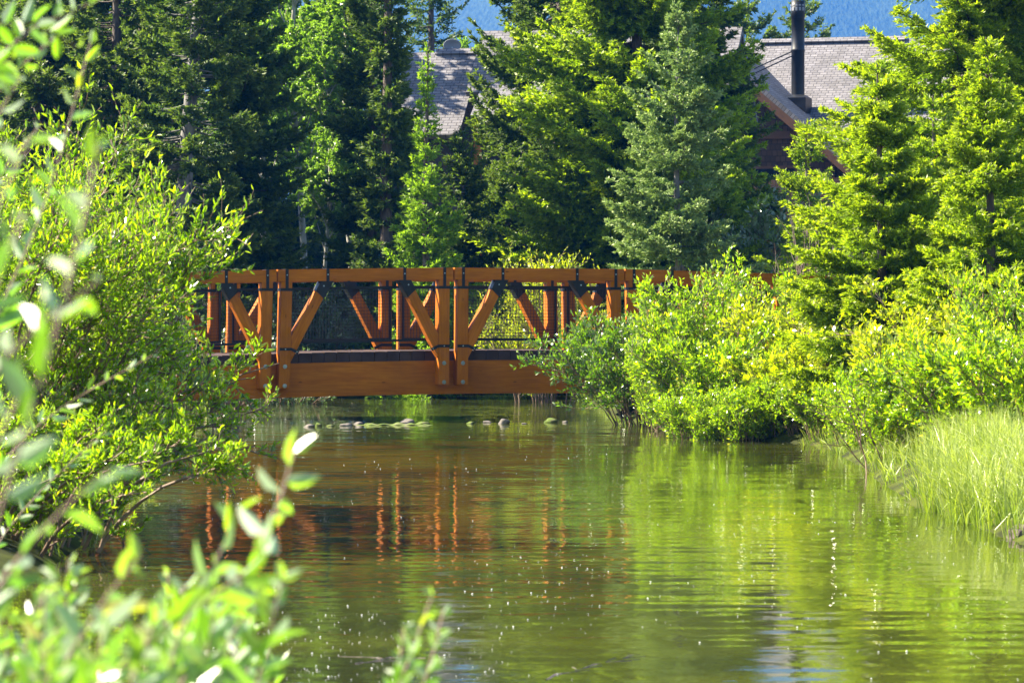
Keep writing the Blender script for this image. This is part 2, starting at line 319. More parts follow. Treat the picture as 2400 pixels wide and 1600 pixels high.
# ------------------------------------------------------------------ bridge
TH = R_(20.6); Z0 = 60.3; S = 2.866; W = 2.77
bl = Vector(((1064 - 1200) * Z0 / F, Z0, CAMH))      # pair at bay 0, front faces, camera height
BR = empty("timber_footbridge", (bl.x, bl.y, 0), TH)
tag(BR, "orange stained timber footbridge with black steel straps arching over the green pond", "bridge")
BW = WM[BR.name]
u = 1 / 151.
def camber(i): return -4.12 * u * (i - .3) ** 2
def h_rail(i): return CAMH + 123.4 * u + camber(i)
def h_deck(i): return CAMH - 71 * u + camber(i)
def beam_mesh(L, d, h, bev=.008):
    bm = bmesh.new(); bmesh.ops.create_cube(bm, size=1); bmesh.ops.scale(bm, vec=(L, d, h), verts=bm.verts)
    bmesh.ops.bevel(bm, geom=list(bm.edges), offset=bev, segments=2, affect='EDGES'); return bm
def beam(name, a, b, d, h, parent, m, bev=.008, roll=None):
    """timber from a to b (bridge coords u,v,z; centre line); d = across (v), h = other dim"""
    a = Vector(a); b = Vector(b); x = (b - a).normalized(); y = Vector((0, 1, 0)); z = x.cross(y).normalized(); y = z.cross(x)
    mm = Matrix((x, y, z)).transposed().to_4x4(); mm.translation = (a + b) / 2
    return bm_obj(name, beam_mesh((b - a).length, d, h, bev), m, parent, BW @ mm)
PO = (-.155, .155)      # post centres either side of a pair
PW = .178
def strap_boxes(name, boxes, parent, m):
    parts = [box(a, b) for a, b in boxes]; V, Fq = merge(parts)
    return np_obj(name, V, Fq, m, parent, BW)
def bolt(parent, uu, v, z, r, sgn, m, t=.012):
    th = np.linspace(0, 2 * np.pi, 17)[:-1]; bm = bmesh.new()
    def cyl(r, y0, y1):
        a = [bm.verts.new((uu + r * math.cos(t_), v + y0 * sgn, z + r * math.sin(t_))) for t_ in th]
        c = [bm.verts.new((uu + r * math.cos(t_), v + y1 * sgn, z + r * math.sin(t_))) for t_ in th]
        for i in range(16): bm.faces.new((a[i], a[(i + 1) % 16], c[(i + 1) % 16], c[i]))
        bm.faces.new(c)
    cyl(r, -.001, t * .4); cyl(r * .5, t * .4, t * 1.2)
    bmesh.ops.recalc_face_normals(bm, faces=list(bm.faces))
    return bm_obj("bolt", bm, m, parent, BW)
I0, I1 = -2.6, 3.6
for side in (0, 1):
    v0 = 0 if side == 0 else W            # outer face of rail is at v0 (front) ; rear truss at W..W+PW with inner face at W
    vc = v0 + PW / 2
    out = v0 - 0 if side == 0 else v0     # face toward the camera
    # handrail pieces, joint at each pair
    for k in range(-3, 4):
        ia, ib = k, k + 1
        za, zb = h_rail(ia) - .093, h_rail(ib) - .093
        ua, ub = ia * S + .008, ib * S - .008
        hr = beam("handrail", (ua, vc, za), (ub, vc, zb), PW + .01, .186, BR, M['wood'])
        # straps over the rail
        sp = []
        for uu in (ua - .008 + .155, ua - .008 + .81, ub + .008 - .81, ub + .008 - .155):
            zt = za + (uu - ua) / (ub - ua) * (zb - za) + .093
            low = .30 if abs(uu - (ua - .008)) < .3 or abs(uu - (ub + .008)) < .3 else .19
            fv = v0 - .005 - .006
            sp.append((uu, zt, low, fv))
            o = strap_boxes("rail_strap", [((uu - .024, fv, zt - low), (uu + .024, fv + .006, zt + .006)), ((uu - .024, fv + .006, zt + .0005), (uu + .024, v0 + PW + .012, zt + .006)), ((uu - .024, v0 + PW + .006, zt - .19), (uu + .024, v0 + PW + .0118, zt))], hr, M['steel'])
            if side == 0 and abs(uu) < 6: bolt(o, uu, fv, zt - .085, .011, -1, M['galv'], .008)
    # posts
    for k in range(-2, 4):
        lean = math.atan(-2 * 4.12 * u * (k - .3) / S)
        for s in (0, 1):
            uc = k * S + PO[s]
            zt = h_rail(k) - .186 - .003; zb = CAMH - 151.5 * u + camber(k)
            zm = (zt + zb) / 2
            du = lambda z: -math.sin(lean) * (z - zt)
            a = (uc - du(zb), vc, zb); b = (uc, vc, zt)
            po = beam("post", a, b, PW, PW, BR, M['wood'])
            cu = lambda z: a[0] + (b[0] - a[0]) * (z - zb) / (zt - zb)
            q = PW / 2 + .005; zz = h_rail(k) - .186 - .12
            strap_boxes("post_band", [((cu(zz) - q, v0 - .005, zz - .022), (cu(zz) + q, v0 - .0005, zz + .022)), ((cu(zz) - q, v0 - .0005, zz - .022), (cu(zz) - q + .004, v0 + PW + .005, zz + .022)), ((cu(zz) + q - .004, v0 - .0005, zz - .022), (cu(zz) + q, v0 + PW + .005, zz + .022))], po, M['steel'])
            fz = h_rail(k) - .186 - 1.04 + .38 - .36
            z2 = h_deck(k) + .072
            o = strap_boxes("post_band", [((cu(z2) - q, v0 - .006, z2 - .022), (cu(z2) + q, v0 - .0005, z2 + .022))], po, M['steel'])
            if side == 0:
                bolt(o, cu(z2), v0 - .006, z2, .011, -1, M['galv'], .008)
                bolt(po, cu(zb + .09), v0, zb + .045, .033, -1, M['galv'], .02)
                bolt(po, cu(zb + .3), v0, zb + .34, .033, -1, M['galv'], .02)
            # brace
            sg = -1 if s == 0 else 1
            bu = cu(z2) + sg * (PW / 2)
            zfoot = z2 - .19; ztop = h_rail(k + sg * .25) - .186 - .004
            # parallelogram brace in the u-z plane
            base_u = bu + sg * .0015
            top_u = k * S + sg * .80
            wv = .155
            # polygon: foot edge vertical along the post, top edge horizontal under rail
            d = Vector((top_u - base_u, 0, ztop - zfoot)).normalized()
            hw = wv / abs(d.z) / 2
            pts = [(base_u, zfoot), (base_u, zfoot + .38), (top_u - sg * hw, ztop), (top_u + sg * hw, ztop)]
            # inner edge from foot+.38, outer edge from foot
            e_in = Vector((pts[2][0] - pts[1][0], pts[2][1] - pts[1][1])); 
            bm = bmesh.new(); va = v0 + .008; vb = v0 + PW - .008
            o3 = Vector((0, 0, 0))
            fr = [bm.verts.new((x, va, z)) for x, z in pts]; bk = [bm.verts.new((x, vb, z)) for x, z in pts]
            bm.faces.new(fr); bm.faces.new(bk[::-1])
            for q2 in range(4): bm.faces.new((fr[q2], bk[q2], bk[(q2 + 1) % 4], fr[(q2 + 1) % 4]))
            bmesh.ops.recalc_face_normals(bm, faces=list(bm.faces))
            bmesh.ops.bevel(bm, geom=list(bm.edges), offset=.006, segments=2, affect='EDGES')
            # local frame along the brace for the grain
            x = Vector((d.x, 0, d.z)); y = Vector((0, 1, 0)); z = x.cross(y); lm = Matrix((x, y, z)).transposed().to_4x4(); lm.translation = (base_u, vc, zfoot)
            bm.transform(lm.inverted())
            br = bm_obj("brace", bm, M['wood'], BR, BW @ lm)
            # gusset shoe
            T = .30
            def at_in(f): return (pts[2][0] + (pts[1][0] - pts[2][0]) * f, pts[2][1] + (pts[1][1] - pts[2][1]) * f)
            def at_out(f): return (pts[3][0] + (pts[0][0] - pts[3][0]) * f, pts[3][1] + (pts[0][1] - pts[3][1]) * f)
            gp = [(pts[2][0] - sg * .012, pts[2][1]), (at_in(.17)[0] - sg * .012, at_in(.17)[1]), (at_out(.22)[0] + sg * .012, at_out(.22)[1]), (pts[3][0] + sg * .02, pts[3][1])]
            bm = bmesh.new(); fr = [bm.verts.new((x_, v0 - .005, z_)) for x_, z_ in gp]; bk = [bm.verts.new((x_, v0 + PW + .003, z_)) for x_, z_ in gp]
            bm.faces.new(fr); bm.faces.new(bk[::-1])
            for q2 in range(4): bm.faces.new((fr[q2], bk[q2], bk[(q2 + 1) % 4], fr[(q2 + 1) % 4]))
            bmesh.ops.recalc_face_normals(bm, faces=list(bm.faces))
            gu = bm_obj("gusset_plate", bm, M['steel'], br, BW)
            if side == 0:
                bolt(gu, sum(g[0] for g in gp) / 4, v0 - .005, sum(g[1] for g in gp) / 4 + .03, .012, -1, M['galv'], .008)
            # bent strap at brace foot
            p0 = (cu(z2) + sg * q, z2); p1 = (p0[0] + sg * .115, z2 - .055)
            bm = bmesh.new(); ln = [(p0[0], z2 - .022), (p1[0] - sg * .01, p1[1] - .022), (p1[0] + sg * .012, p1[1] + .022), (p0[0], z2 + .022)]
            fr = [bm.verts.new((x_, v0 - .006, z_)) for x_, z_ in ln]; bk = [bm.verts.new((x_, v0 + .0075, z_)) for x_, z_ in ln]
            bm.faces.new(fr)
            for q2 in range(4): bm.faces.new((fr[q2], bk[q2], bk[(q2 + 1) % 4], fr[(q2 + 1) % 4]))
            bmesh.ops.recalc_face_normals(bm, faces=list(bm.faces))
            bs = bm_obj("brace_strap", bm, M['steel'], br, BW)
            if side == 0: bolt(bs, p0[0] + sg * .09, v0 - .006, z2 - .04, .011, -1, M['galv'], .008)
    # girder (curved glulam)
    n = 60; ii = np.linspace(I0 - .4, I1, n)
    g0 = v0 + PW + .002 if side == 0 else v0 - .13 - .002
    gt = CAMH - 94.5 * u + np.array([camber(i) for i in ii]); gb = gt - .52
    V = np.concatenate([np.stack([ii * S, np.full(n, a), b], -1) for a, b in ((g0, gb), (g0, gt), (g0 + .13, gt), (g0 + .13, gb))])
    Fq = []
    for j in range(n - 1):
        for e in range(4): Fq.append((e * n + j, e * n + j + 1, ((e + 1) % 4) * n + j + 1, ((e + 1) % 4) * n + j))
    Fq += [(0, n, 2 * n, 3 * n), (4 * n - 1, 3 * n - 1, 2 * n - 1, n - 1)]
    np_obj("girder", V, np.array(Fq), M['wood'], BR, BW)
    # steel bars and mesh on the inner face
    mv = v0 + PW + .010 if side == 0 else v0 - .045
    for k in range(-3, 4):
        ua, ub = k * S + .30, (k + 1) * S - .30
        ua, ub = k * S + .09, (k + 1) * S - .09
        za, zb = h_rail(k) - .186 - .105, h_rail(k + 1) - .186 - .105
        zc, zd = h_deck(k) + .17, h_deck(k + 1) + .17
        bm = bmesh.new()
        def bar(p, q_, d, h):
            p = Vector(p); q_ = Vector(q_); x = (q_ - p).normalized(); z = x.cross(Vector((0, 1, 0))).normalized()
            y = z.cross(x); vs = []
            for e in (p, q_):
                for sy, sz in ((-1, -1), (1, -1), (1, 1), (-1, 1)): vs.append(bm.verts.new(e + y * sy * d / 2 + z * sz * h / 2))
            for e in range(4): bm.faces.new((vs[e], vs[(e + 1) % 4], vs[4 + (e + 1) % 4], vs[4 + e]))
            bm.faces.new(vs[:4][::-1]); bm.faces.new(vs[4:])
        c = mv + .0175
        bar((ua, c, za), (ub, c, zb), .035, .035); bar((ua, c, zc), (ub, c, zd), .035, .035)
        for uu, z1_, z2_ in ((ua + .02, za, zc), (ub - .02, zb, zd)): bar((uu, c, z2_ + .018), (uu, c, z1_ - .018), .03, .03)
        fp = bm_obj("panel_frame", bm, M['steel'], BR, BW)
        bm = bmesh.new(); nu = int((ub - ua) / .05)
        for a in range(1, nu):
            uu = ua + a * (ub - ua) / nu; f = (uu - ua) / (ub - ua)
            bar((uu, c, zc + (zd - zc) * f + .01), (uu, c, za + (zb - za) * f - .01), .0038, .0038)
        hgt = za - zc; nz = int(hgt / .05)
        for a in range(1, nz):
            f = a / nz; bar((ua, c + .0036, zc + (za - zc) * f), (ub, c + .0036, zd + (zb - zd) * f), .0038, .0038)
        bm_obj("wire_mesh", bm, M['steel'], fp, BW)
# deck planks: one mesh
parts = []; np_ = int((I1 - I0 + .4) * S / .2045)
for j in range(np_):
    uu = (I0 - .4) * S + j * .2045; i = (uu + .1) / S; z = h_deck(i); zl = CAMH - 94.5 * u + camber(i) + .002
    parts.append(box((uu, PW + .006, zl), (uu + .197, W - .006, z + .003 * math.sin(j * 7.3))))
V, Fq = merge(parts); np_obj("deck", V, Fq, M['deckwood'], BR, BW)
# abutments of stacked timber/stone at both ends
V, Fq = merge([box((I0 * S - 1.6, .1, -.6), (I0 * S - .5, W - .1, .55)), box((I1 * S - .9, .1, -.6), (I1 * S + .3, W - .1, .45))])
np_obj("abutment", V, Fq, M['stone'], BR, BW)

# ------------------------------------------------------------------ houses
def roof_plane(name, parent, x0, x1, ya, za, yb, zb, t, m):
    """slab whose top runs from (ya,za) (ridge) to (yb,zb) (eave), x0..x1 (or four x values), UV in metres"""
    if not isinstance(x0, tuple): x0 = (x0, x0)
    if not isinstance(x1, tuple): x1 = (x1, x1)
    sl = math.hypot(yb - ya, zb - za)
    top = [(x0[0], ya, za), (x0[1], yb, zb), (x1[1], yb, zb), (x1[0], ya, za)]
    nv = Vector((0, -(zb - za), (yb - ya))).normalized();  nv = nv if nv.z > 0 else -nv
    bm = bmesh.new(); uvl = bm.loops.layers.uv.new("UVMap")
    a = [bm.verts.new(p) for p in top]; b = [bm.verts.new(Vector(p) - nv * t) for p in top]
    uvs = {}
    for v_, p in zip(a + b, top + top):
        uvs[v_] = (p[0], 0 if p[1] == ya else -sl)
    fs = [bm.faces.new(a), bm.faces.new(b[::-1])] + [bm.faces.new((a[i], b[i], b[(i + 1) % 4], a[(i + 1) % 4])) for i in range(4)]
    for f in fs:
        for l in f.loops: l[uvl].uv = uvs[l.vert]
    bmesh.ops.recalc_face_normals(bm, faces=fs)
    return bm_obj(name, bm, m, parent)
def side_plane(name, parent, y0, y1, xa, za, xb, zb, t, m):
    """roof slope facing +-x: top runs from ridge (xa,za) to eave (xb,zb), y0..y1"""
    sl = math.hypot(xb - xa, zb - za)
    top = [(xa, y0, za), (xb, y0, zb), (xb, y1, zb), (xa, y1, za)]
    nv = Vector((-(zb - za), 0, (xb - xa))).normalized(); nv = nv if nv.z > 0 else -nv
    bm = bmesh.new(); uvl = bm.loops.layers.uv.new("UVMap")
    a = [bm.verts.new(p) for p in top]; b = [bm.verts.new(Vector(p) - nv * t) for p in top]; uvs = {}
    for v_, p in zip(a + b, top + top): uvs[v_] = (p[1], 0 if p[0] == xa else -sl)
    fs = [bm.faces.new(a), bm.faces.new(b[::-1])] + [bm.faces.new((a[i], b[i], b[(i + 1) % 4], a[(i + 1) % 4])) for i in range(4)]
    for f in fs:
        for l in f.loops: l[uvl].uv = uvs[l.vert]
    bmesh.ops.recalc_face_normals(bm, faces=fs)
    return bm_obj(name, bm, m, parent)
def prism(name, parent, poly, y0, y1, m, uvx=True):
    """polygon in x-z extruded y0..y1"""
    bm = bmesh.new(); uvl = bm.loops.layers.uv.new("UVMap")
    a = [bm.verts.new((x, y0, z)) for x, z in poly]; b = [bm.verts.new((x, y1, z)) for x, z in poly]
    fs = [bm.faces.new(a), bm.faces.new(b[::-1])]
    n = len(poly)
    for i in range(n): fs.append(bm.faces.new((a[i], b[i], b[(i + 1) % n], a[(i + 1) % n])))
    for f in fs:
        for l in f.loops: l[uvl].uv = (l.vert.co.x + l.vert.co.y, l.vert.co.z)
    bmesh.ops.recalc_face_normals(bm, faces=fs)
    return bm_obj(name, bm, m, parent)
TP = math.tan(R_(40))
def house_right():
    Z = 128.; g = 1.2
    top = P(1746, 100, Z)
    H = empty("house", (top.x, top.y, g), -R_(18))
    tag(H, "brown shingled house with tall black flue on its grey roof", "house")
    zr = top.z - g
    rf = roof_plane("roof", H, -.35, 7.2, 0, zr, -5.0, zr - 5.0 * TP, .18, M['roof'])
    roof_plane("roof", H, -.35, 7.2, .01, zr, 6.2, zr - 6.2 * TP, .18, M['roof'])
    # ridge vent
    for x0, x1, ln in ((.55, 5.4, .14),):
        o = roof_plane("ridge_vent", rf, x0, x1, .0, zr + .10, -.2, zr - .03, .05, M['roof'])
    zw = zr - .1; L = 5.9; xe = 5.3
    side_plane("roof", H, -L, -.05, 0, zw, xe, zw - xe * TP, .16, M['roof'])
    side_plane("roof", H, -L, -.05, 0, zw, -xe, zw - xe * TP, .16, M['roof'])
    prism("barge_board", H, [(0, zw - .18), (0, zw - .50), (xe, zw - xe * TP - .52), (xe, zw - xe * TP - .20)], -L - .001, -L + .06, M['barge'])
    prism("barge_board", H, [(0, zw - .18), (0, zw - .50), (-xe, zw - xe * TP - .52), (-xe, zw - xe * TP - .20)], -L - .001, -L + .06, M['barge'])
    prism("wall", H, [(-4.3, 0), (4.3, 0), (4.3, zw - 4.3 * TP - .25), (0, zw - .25), (-4.3, zw - 4.3 * TP - .25)], -L + .55, -L + .75, M['wallbrown'])
    prism("wall_beam", H, [(-2.95, zw - 3.35), (2.95, zw - 3.35), (3.2, zw - 3.12 - .3 * 0), (-3.2, zw - 3.12)], -L + .45, -L + .549, M['barge'])
    for x0, x1 in ((-1.2, 1.2), (1.6, 3.1)):
        fr = prism("window", H, [(x0, zw - 5.9), (x1, zw - 5.9), (x1, zw - 4.2), (x0, zw - 4.2)], -L + .48, -L + .548, M['barge'])
        prism("pane", fr, [(x0 + .09, zw - 5.81), (x1 - .09, zw - 5.81), (x1 - .09, zw - 4.29), (x0 + .09, zw - 4.29)], -L + .46, -L + .479, M['glass'])
    prism("wall", H, [(-.1, 0), (6.9, 0), (6.9, zr - 5.6 * TP), (-.1, zr - 5.6 * TP)], -5.6, 5.6, M['wallbrown'])
    # flue
    cx, cy = 2.6, -3.3; zb = zw - 2.6 * TP
    bm = bmesh.new()
    def ring(r, z, n=24): return [bm.verts.new((cx + r * math.cos(2 * math.pi * i / n), cy + r * math.sin(2 * math.pi * i / n), z)) for i in range(n)]
    zt = CAMH + 745 * 124.5 / F - g
    rs = [ring(.21, zb + .3), ring(.21, zt - 1.62), ring(.218, zt - 1.61), ring(.218, zt - 1.55), ring(.21, zt - 1.54), ring(.21, zt - .55), ring(.225, zt - .54), ring(.225, zt)]
    for a, b in zip(rs, rs[1:]):
        for i in range(24): bm.faces.new((a[i], a[(i + 1) % 24], b[(i + 1) % 24], b[i]))
    bm.faces.new(rs[-1])
    fl = bm_obj("chimney", bm, M['pipe'], H, smooth=False)
    for p in fl.data.polygons: p.use_smooth = abs(p.normal.z) < .5
    # cap slots
    parts = []
    for k in range(12):
        a = k * math.pi / 6
        for zz in ((-.33, -.22), (-.18, -.13)):
            V, Fq = box((.2255, -.035, zt + zz[0]), (.232, .035, zt + zz[1])); V = V @ np.array(Matrix.Rotation(-a, 3, 'Z')); V[:, 0] += cx; V[:, 1] += cy; parts.append((V, Fq))
    V, Fq = merge(parts); np_obj("vent_slot", V, Fq, M['dish'], fl)
    bm = bmesh.new()
    lo = [bm.verts.new((cx + x, cy + y, z)) for x, y, z in ((-.30, -.34, zb - .2), (.34, -.34, zb - .7), (.34, .5, zb - .7), (-.30, .5, zb - .2))]
    mi = [bm.verts.new((cx + x, cy + y, zb + .22)) for x, y in ((-.36, -.36), (.34, -.36), (.34, .5), (-.36, .5))]
    up = [bm.verts.new((cx + x, cy + y, zb + .32)) for x, y in ((-.22, -.22), (.22, -.22), (.22, .3), (-.22, .3))]
    for a, b in ((lo, mi), (mi, up)):
        for i in range(4): bm.faces.new((a[i], a[(i + 1) % 4], b[(i + 1) % 4], b[i]))
    bm.faces.new(up); bmesh.ops.recalc_face_normals(bm, faces=list(bm.faces)); bm_obj("flue_base", bm, M['pipe'], fl)
    pl = np.array([[[cx - .15, cy, zt - 1.6], [cx - 1.9, cy - .1, zt - 2.35]], [[cx - .1, cy - .15, zt - 1.75], [cx - 1.7, cy - 1.1, zt - 2.6]]])
    for q in pl:
        V, Fq = tubes(q[None], np.full((1, 2), .022), 6); np_obj("stay_rod", V, Fq, M['pipe'], fl)
def house_left():
    Z = 112.; g = 1.1
    top = P(955, 124, Z); H = empty("cabin", (top.x, top.y, g), -R_(12))
    tag(H, "long grey shingled cabin with dish on its ridge, left behind the tall dark spruce", "house")
    zr = top.z - g
    rf = roof_plane("roof", H, 0, 2.2, 0, zr, -3.0, zr - 3.0 * TP, .16, M['roof'])
    roof_plane("roof", H, 0, 2.2, .01, zr, 3., zr - 3. * TP, .16, M['roof'])
    roof_plane("ridge_vent", rf, .85, 2.15, 0, zr + .1, -.17, zr - .05, .05, M['roof'])
    z2 = zr + .62
    roof_plane("roof", H, 2.15, 9.7, .35, z2, -1.9, z2 - 2.25 * TP, .16, M['roof'])
    roof_plane("roof", H, 2.15, 9.7, .36, z2, 3.6, z2 - 3.25 * TP, .16, M['roof'])
    z3 = z2 - 2.25 * TP + .03; tp = math.tan(R_(19))
    roof_plane("porch_roof", H, (2.55, 2.8), 9.0, -1.85, z3, -4.2, z3 - 2.35 * tp, .14, M['roof'])
    prism("fascia", H, [(2.8, z3 - 2.35 * tp - .30), (9.0, z3 - 2.35 * tp - .30), (9.0, z3 - 2.35 * tp - .14), (2.8, z3 - 2.35 * tp - .14)], -4.22, -4.15, M['barge'])
    prism("wall", H, [(.25, 0), (9.4, 0), (9.4, zr - 2.4), (.25, zr - 2.4)], -2.6, 2.6, M['wallgrey'])
    prism("wall", H, [(2.2, zr - 2.4), (9.6, zr - 2.4), (9.6, zr - 1.0), (2.2, zr - 1.0)], -1.2, 1.2, M['wallbrown'])
    for x in (2.98, 4.4, 5.9, 8.2):
        prism("porch_post", H, [(x - .09, 0), (x + .09, 0), (x + .09, z3 - 2.35 * tp - .301), (x - .09, z3 - 2.35 * tp - .301)], -4.18, -4.0, M['orangepost'])
    zz = zr - 2.65
    fr = prism("window", H, [(4.2, zz - .9), (4.92, zz - .9), (4.92, zz + .02), (4.2, zz + .02)], -2.66, -2.601, M['paint'])
    prism("pane", fr, [(4.26, zz - .84), (4.86, zz - .84), (4.86, zz - .10), (4.26, zz - .10)], -2.68, -2.661, M['glass'])
    # dish
    D = empty("satellite_dish", P(1060, 121, 112.4)); tag(D, "grey oval satellite dish above the cabin ridge", "satellite dish")
    bm = bmesh.new(); rr = []
    for r, y in ((0, .06), (.4, .05), (.75, .02), (1, -.03)):
        rr.append([bm.verts.new((.262 * r * math.cos(a), y, .17 + .185 * r * math.sin(a))) for a in np.linspace(0, 2 * np.pi, 29)[:-1]])
    for a, b in zip(rr, rr[1:]):
        for i in range(28): bm.faces.new((a[i], a[(i + 1) % 28], b[(i + 1) % 28], b[i]))
    bmesh.ops.remove_doubles(bm, verts=list(bm.verts), dist=.0005)
    bmesh.ops.solidify(bm, geom=list(bm.faces), thickness=.012)
    bm_obj("reflector", bm, M['dish'], D, smooth=True)
    V, Fq = tubes(np.array([[[0, -.02, .12], [0, -.09, .05], [0, 0, -.2]]]), np.full((1, 3), .02), 8); np_obj("mount_arm", V, Fq, M['galv'], D)
house_right(); house_left()

# ------------------------------------------------------------------ foliage generators
def interp(Pl, idx, t):
    K = Pl.shape[1]; s = t * (K - 1); k = np.minimum(s.astype(int), K - 2); f = (s - k)[:, None]
    a = Pl[idx, k]; b = Pl[idx, k + 1]
    return a + (b - a) * f, nrm(b - a)
def rnd_perp(rng, T):
    r = rng.normal(size=T.shape); r -= (r * T).sum(-1, keepdims=True) * T; return nrm(r)
def grow(rng, Pl, n, t0, t1, a0, a1, length, K=5, up=.0, wig=.12, horiz=0):
    """n children per parent; length = callable(t, parent index)"""
    Mx = len(Pl); idx = np.repeat(np.arange(Mx), n); t = rng.uniform(t0, t1, len(idx))
    p, T = interp(Pl, idx, t); a = np.radians(rng.uniform(a0, a1, len(idx)))[:, None]
    d = T * np.cos(a) + rnd_perp(rng, T) * np.sin(a)
    if horiz: d[:, 2] *= (1 - horiz); d = nrm(d)
    Ls = length(t, idx) * rng.uniform(.65, 1.2, len(idx)); out = np.zeros((len(idx), K, 3)); out[:, 0] = p
    for k in range(1, K):
        d = nrm(d + rng.normal(size=d.shape) * wig + np.array([0, 0, up]))
        out[:, k] = out[:, k - 1] + d * (Ls / (K - 1))[:, None]
    return out, t
def leaves4(rng, p, d, ln, wd, side=None):
    s = nrm(np.cross(d, rng.normal(size=d.shape))) if side is None else side
    m = p + d * (ln * .45)[:, None]
    V = np.stack([p, m + s * (wd / 2)[:, None], p + d * ln[:, None], m - s * (wd / 2)[:, None]], 1)
    n = len(p); return V.reshape(-1, 3), np.arange(n * 4).reshape(n, 4)
def leaves6(rng, p, d, ln, wd, curl=.15):
    s = nrm(np.cross(d, rng.normal(size=d.shape))); nn = np.cross(s, d)
    n = len(p); L_ = ln[:, None]; Wd = wd[:, None]
    tip = p + d * L_ - nn * L_ * curl; a = p + d * L_ * .3 + nn * L_ * .03; b = p + d * L_ * .68 - nn * L_ * curl * .3
    V = np.stack([p, a + s * Wd * .5 + nn * Wd * .18, b + s * Wd * .42 + nn * Wd * .15, tip, b - s * Wd * .42 + nn * Wd * .15, a - s * Wd * .5 + nn * Wd * .18], 1)
    i = np.arange(n)[:, None] * 6
    Fq = np.concatenate([i + np.array([[0, 1, 2, 3]]), i + np.array([[0, 3, 4, 5]])])
    return V.reshape(-1, 3), Fq
def leaf_pts(rng, Pl, n, a0=25, a1=60, t0=.1, t1=1., upb=.15):
    idx = np.repeat(np.arange(len(Pl)), n); t = rng.uniform(t0, t1, len(idx)); p, T = interp(Pl, idx, t)
    a = np.radians(rng.uniform(a0, a1, len(idx)))[:, None]; d = T * np.cos(a) + rnd_perp(rng, T) * np.sin(a)
    d = nrm(d + np.array([0, 0, upb])); return p, d, t

def spruce_geo(seed, H, R, zlow=.8, nb=230, p=.9, droop=.12, up=.18, e_lo=-8, e_hi=38, sp2=.085, spt=.030, tl=.085, tw=.030, low_bare=0, trunk_r=None, lean=0, dens=1.0, wh=0):
    rng = np.random.default_rng(seed)
    uu = np.sort(rng.uniform(0, 1, nb)); z = zlow + (H - zlow - .1) * uu ** .92
    if wh: z = (zlow + np.round((z - zlow) / wh) * wh + rng.normal(0, wh * .10, nb)).clip(zlow, H - .08)
    fr = (H - z) / (H - zlow)
    L = R * fr ** p * rng.uniform(.68, 1.12, nb) + .06
    # clumpy irregularity round the crown
    az = rng.uniform(0, 2 * np.pi, nb); L *= 1 + .13 * np.sin(az * 2 + z * 1.1 + seed) + .08 * np.sin(az * 5 + z * 2.3)
    e0 = np.tan(np.radians(e_lo + (e_hi - e_lo) * (1 - fr) ** 1.5 + rng.uniform(-6, 6, nb)))
    K = 7; t = np.linspace(0, 1, K)[None, :]
    r = L[:, None] * t; zz = z[:, None] + L[:, None] * (e0[:, None] * t - droop * 4 * t * (1 - t) * .6 + up * (t ** 2.2 - t * .3) )
    azk = az[:, None] + rng.normal(0, .12, (nb, 1)) * t + .08 * np.sin(t * 5 + z[:, None])
    lx = lean * z[:, None] / H
    B = np.stack([r * np.cos(azk) + lx, r * np.sin(azk), zz], -1)
    # wood
    rt = trunk_r or (.010 * H + .03)
    tz = np.linspace(-.2, H, 9); TR = np.stack([lean * tz / H + .03 * np.sin(tz), .03 * np.cos(tz * 1.3), tz], -1)[None]
    trr = (rt * (1 - np.linspace(0, 1, 9)) ** .8 + .008)[None]
    wood = merge([tubes(TR, trr, 9), tubes(B, (.012 * L[:, None] + .004) * (1 - t * .8), 4)])
    # secondaries
    n2 = int(L.sum() / sp2 * 2 * dens); idx = rng.choice(nb, n2, p=L / L.sum()); tt = rng.uniform(.05, 1, n2) ** .8
    if low_bare: tt = low_bare + (1 - low_bare) * tt
    p0, T = interp(B, idx, tt); side = nrm(np.cross(T, np.array([0, 0, 1.]))) * rng.choice([-1, 1], n2)[:, None]
    al = np.radians(rng.uniform(30, 65, n2))[:, None]
    d2 = nrm(T * np.cos(al) + side * np.sin(al) + np.stack([0 * tt, 0 * tt, rng.normal(-.10, .18, n2)], -1))
    l2 = (.36 * L[idx] * (1 - tt) ** .8 + .10) * rng.uniform(.5, 1.1, n2)
    # tufts
    nt = int(l2.sum() / spt * dens); j = rng.choice(n2, nt, p=l2 / l2.sum()); s = rng.uniform(0, 1, nt)
    q = p0[j] + d2[j] * (l2[j] * s)[:, None]; q[:, 2] -= .18 * l2[j] * s ** 2
    dd = nrm(d2[j] + rng.normal(size=(nt, 3)) * .42 + np.array([0, 0, .12]))
    tip = np.clip((tt[j] * .55 + s * .55) ** 2.5, 0, 1) * rng.uniform(.3, 1, nt)
    # leader and shoots directly on the branches
    n4 = int(L.sum() / .05); i4 = rng.choice(nb, n4, p=L / L.sum()); t4 = rng.uniform(max(.1, low_bare), 1, n4); q4, T4 = interp(B, i4, t4)
    d4 = nrm(T4 + rng.normal(size=(n4, 3)) * .5)
    q = np.concatenate([q, q4]); dd = np.concatenate([dd, d4]); tip = np.concatenate([tip, t4 ** 4 * .8])
    nl = 120; zl = rng.uniform(H - 1.0, H, nl); ql = np.stack([lean * zl / H, 0 * zl, zl], -1); dl = nrm(np.array([0, 0, .9]) + rng.normal(size=(nl, 3)) * .5)
    q = np.concatenate([q, ql]); dd = np.concatenate([dd, dl]); tip = np.concatenate([tip, np.full(nl, .6)])
    n = len(q); ln = tl * rng.uniform(.6, 1.25, n); wd = tw * rng.uniform(.7, 1.3, n)
    V, Fq = leaves4(rng, q, dd, ln, wd)
    return wood, (V, Fq, np.repeat(tip, 4))
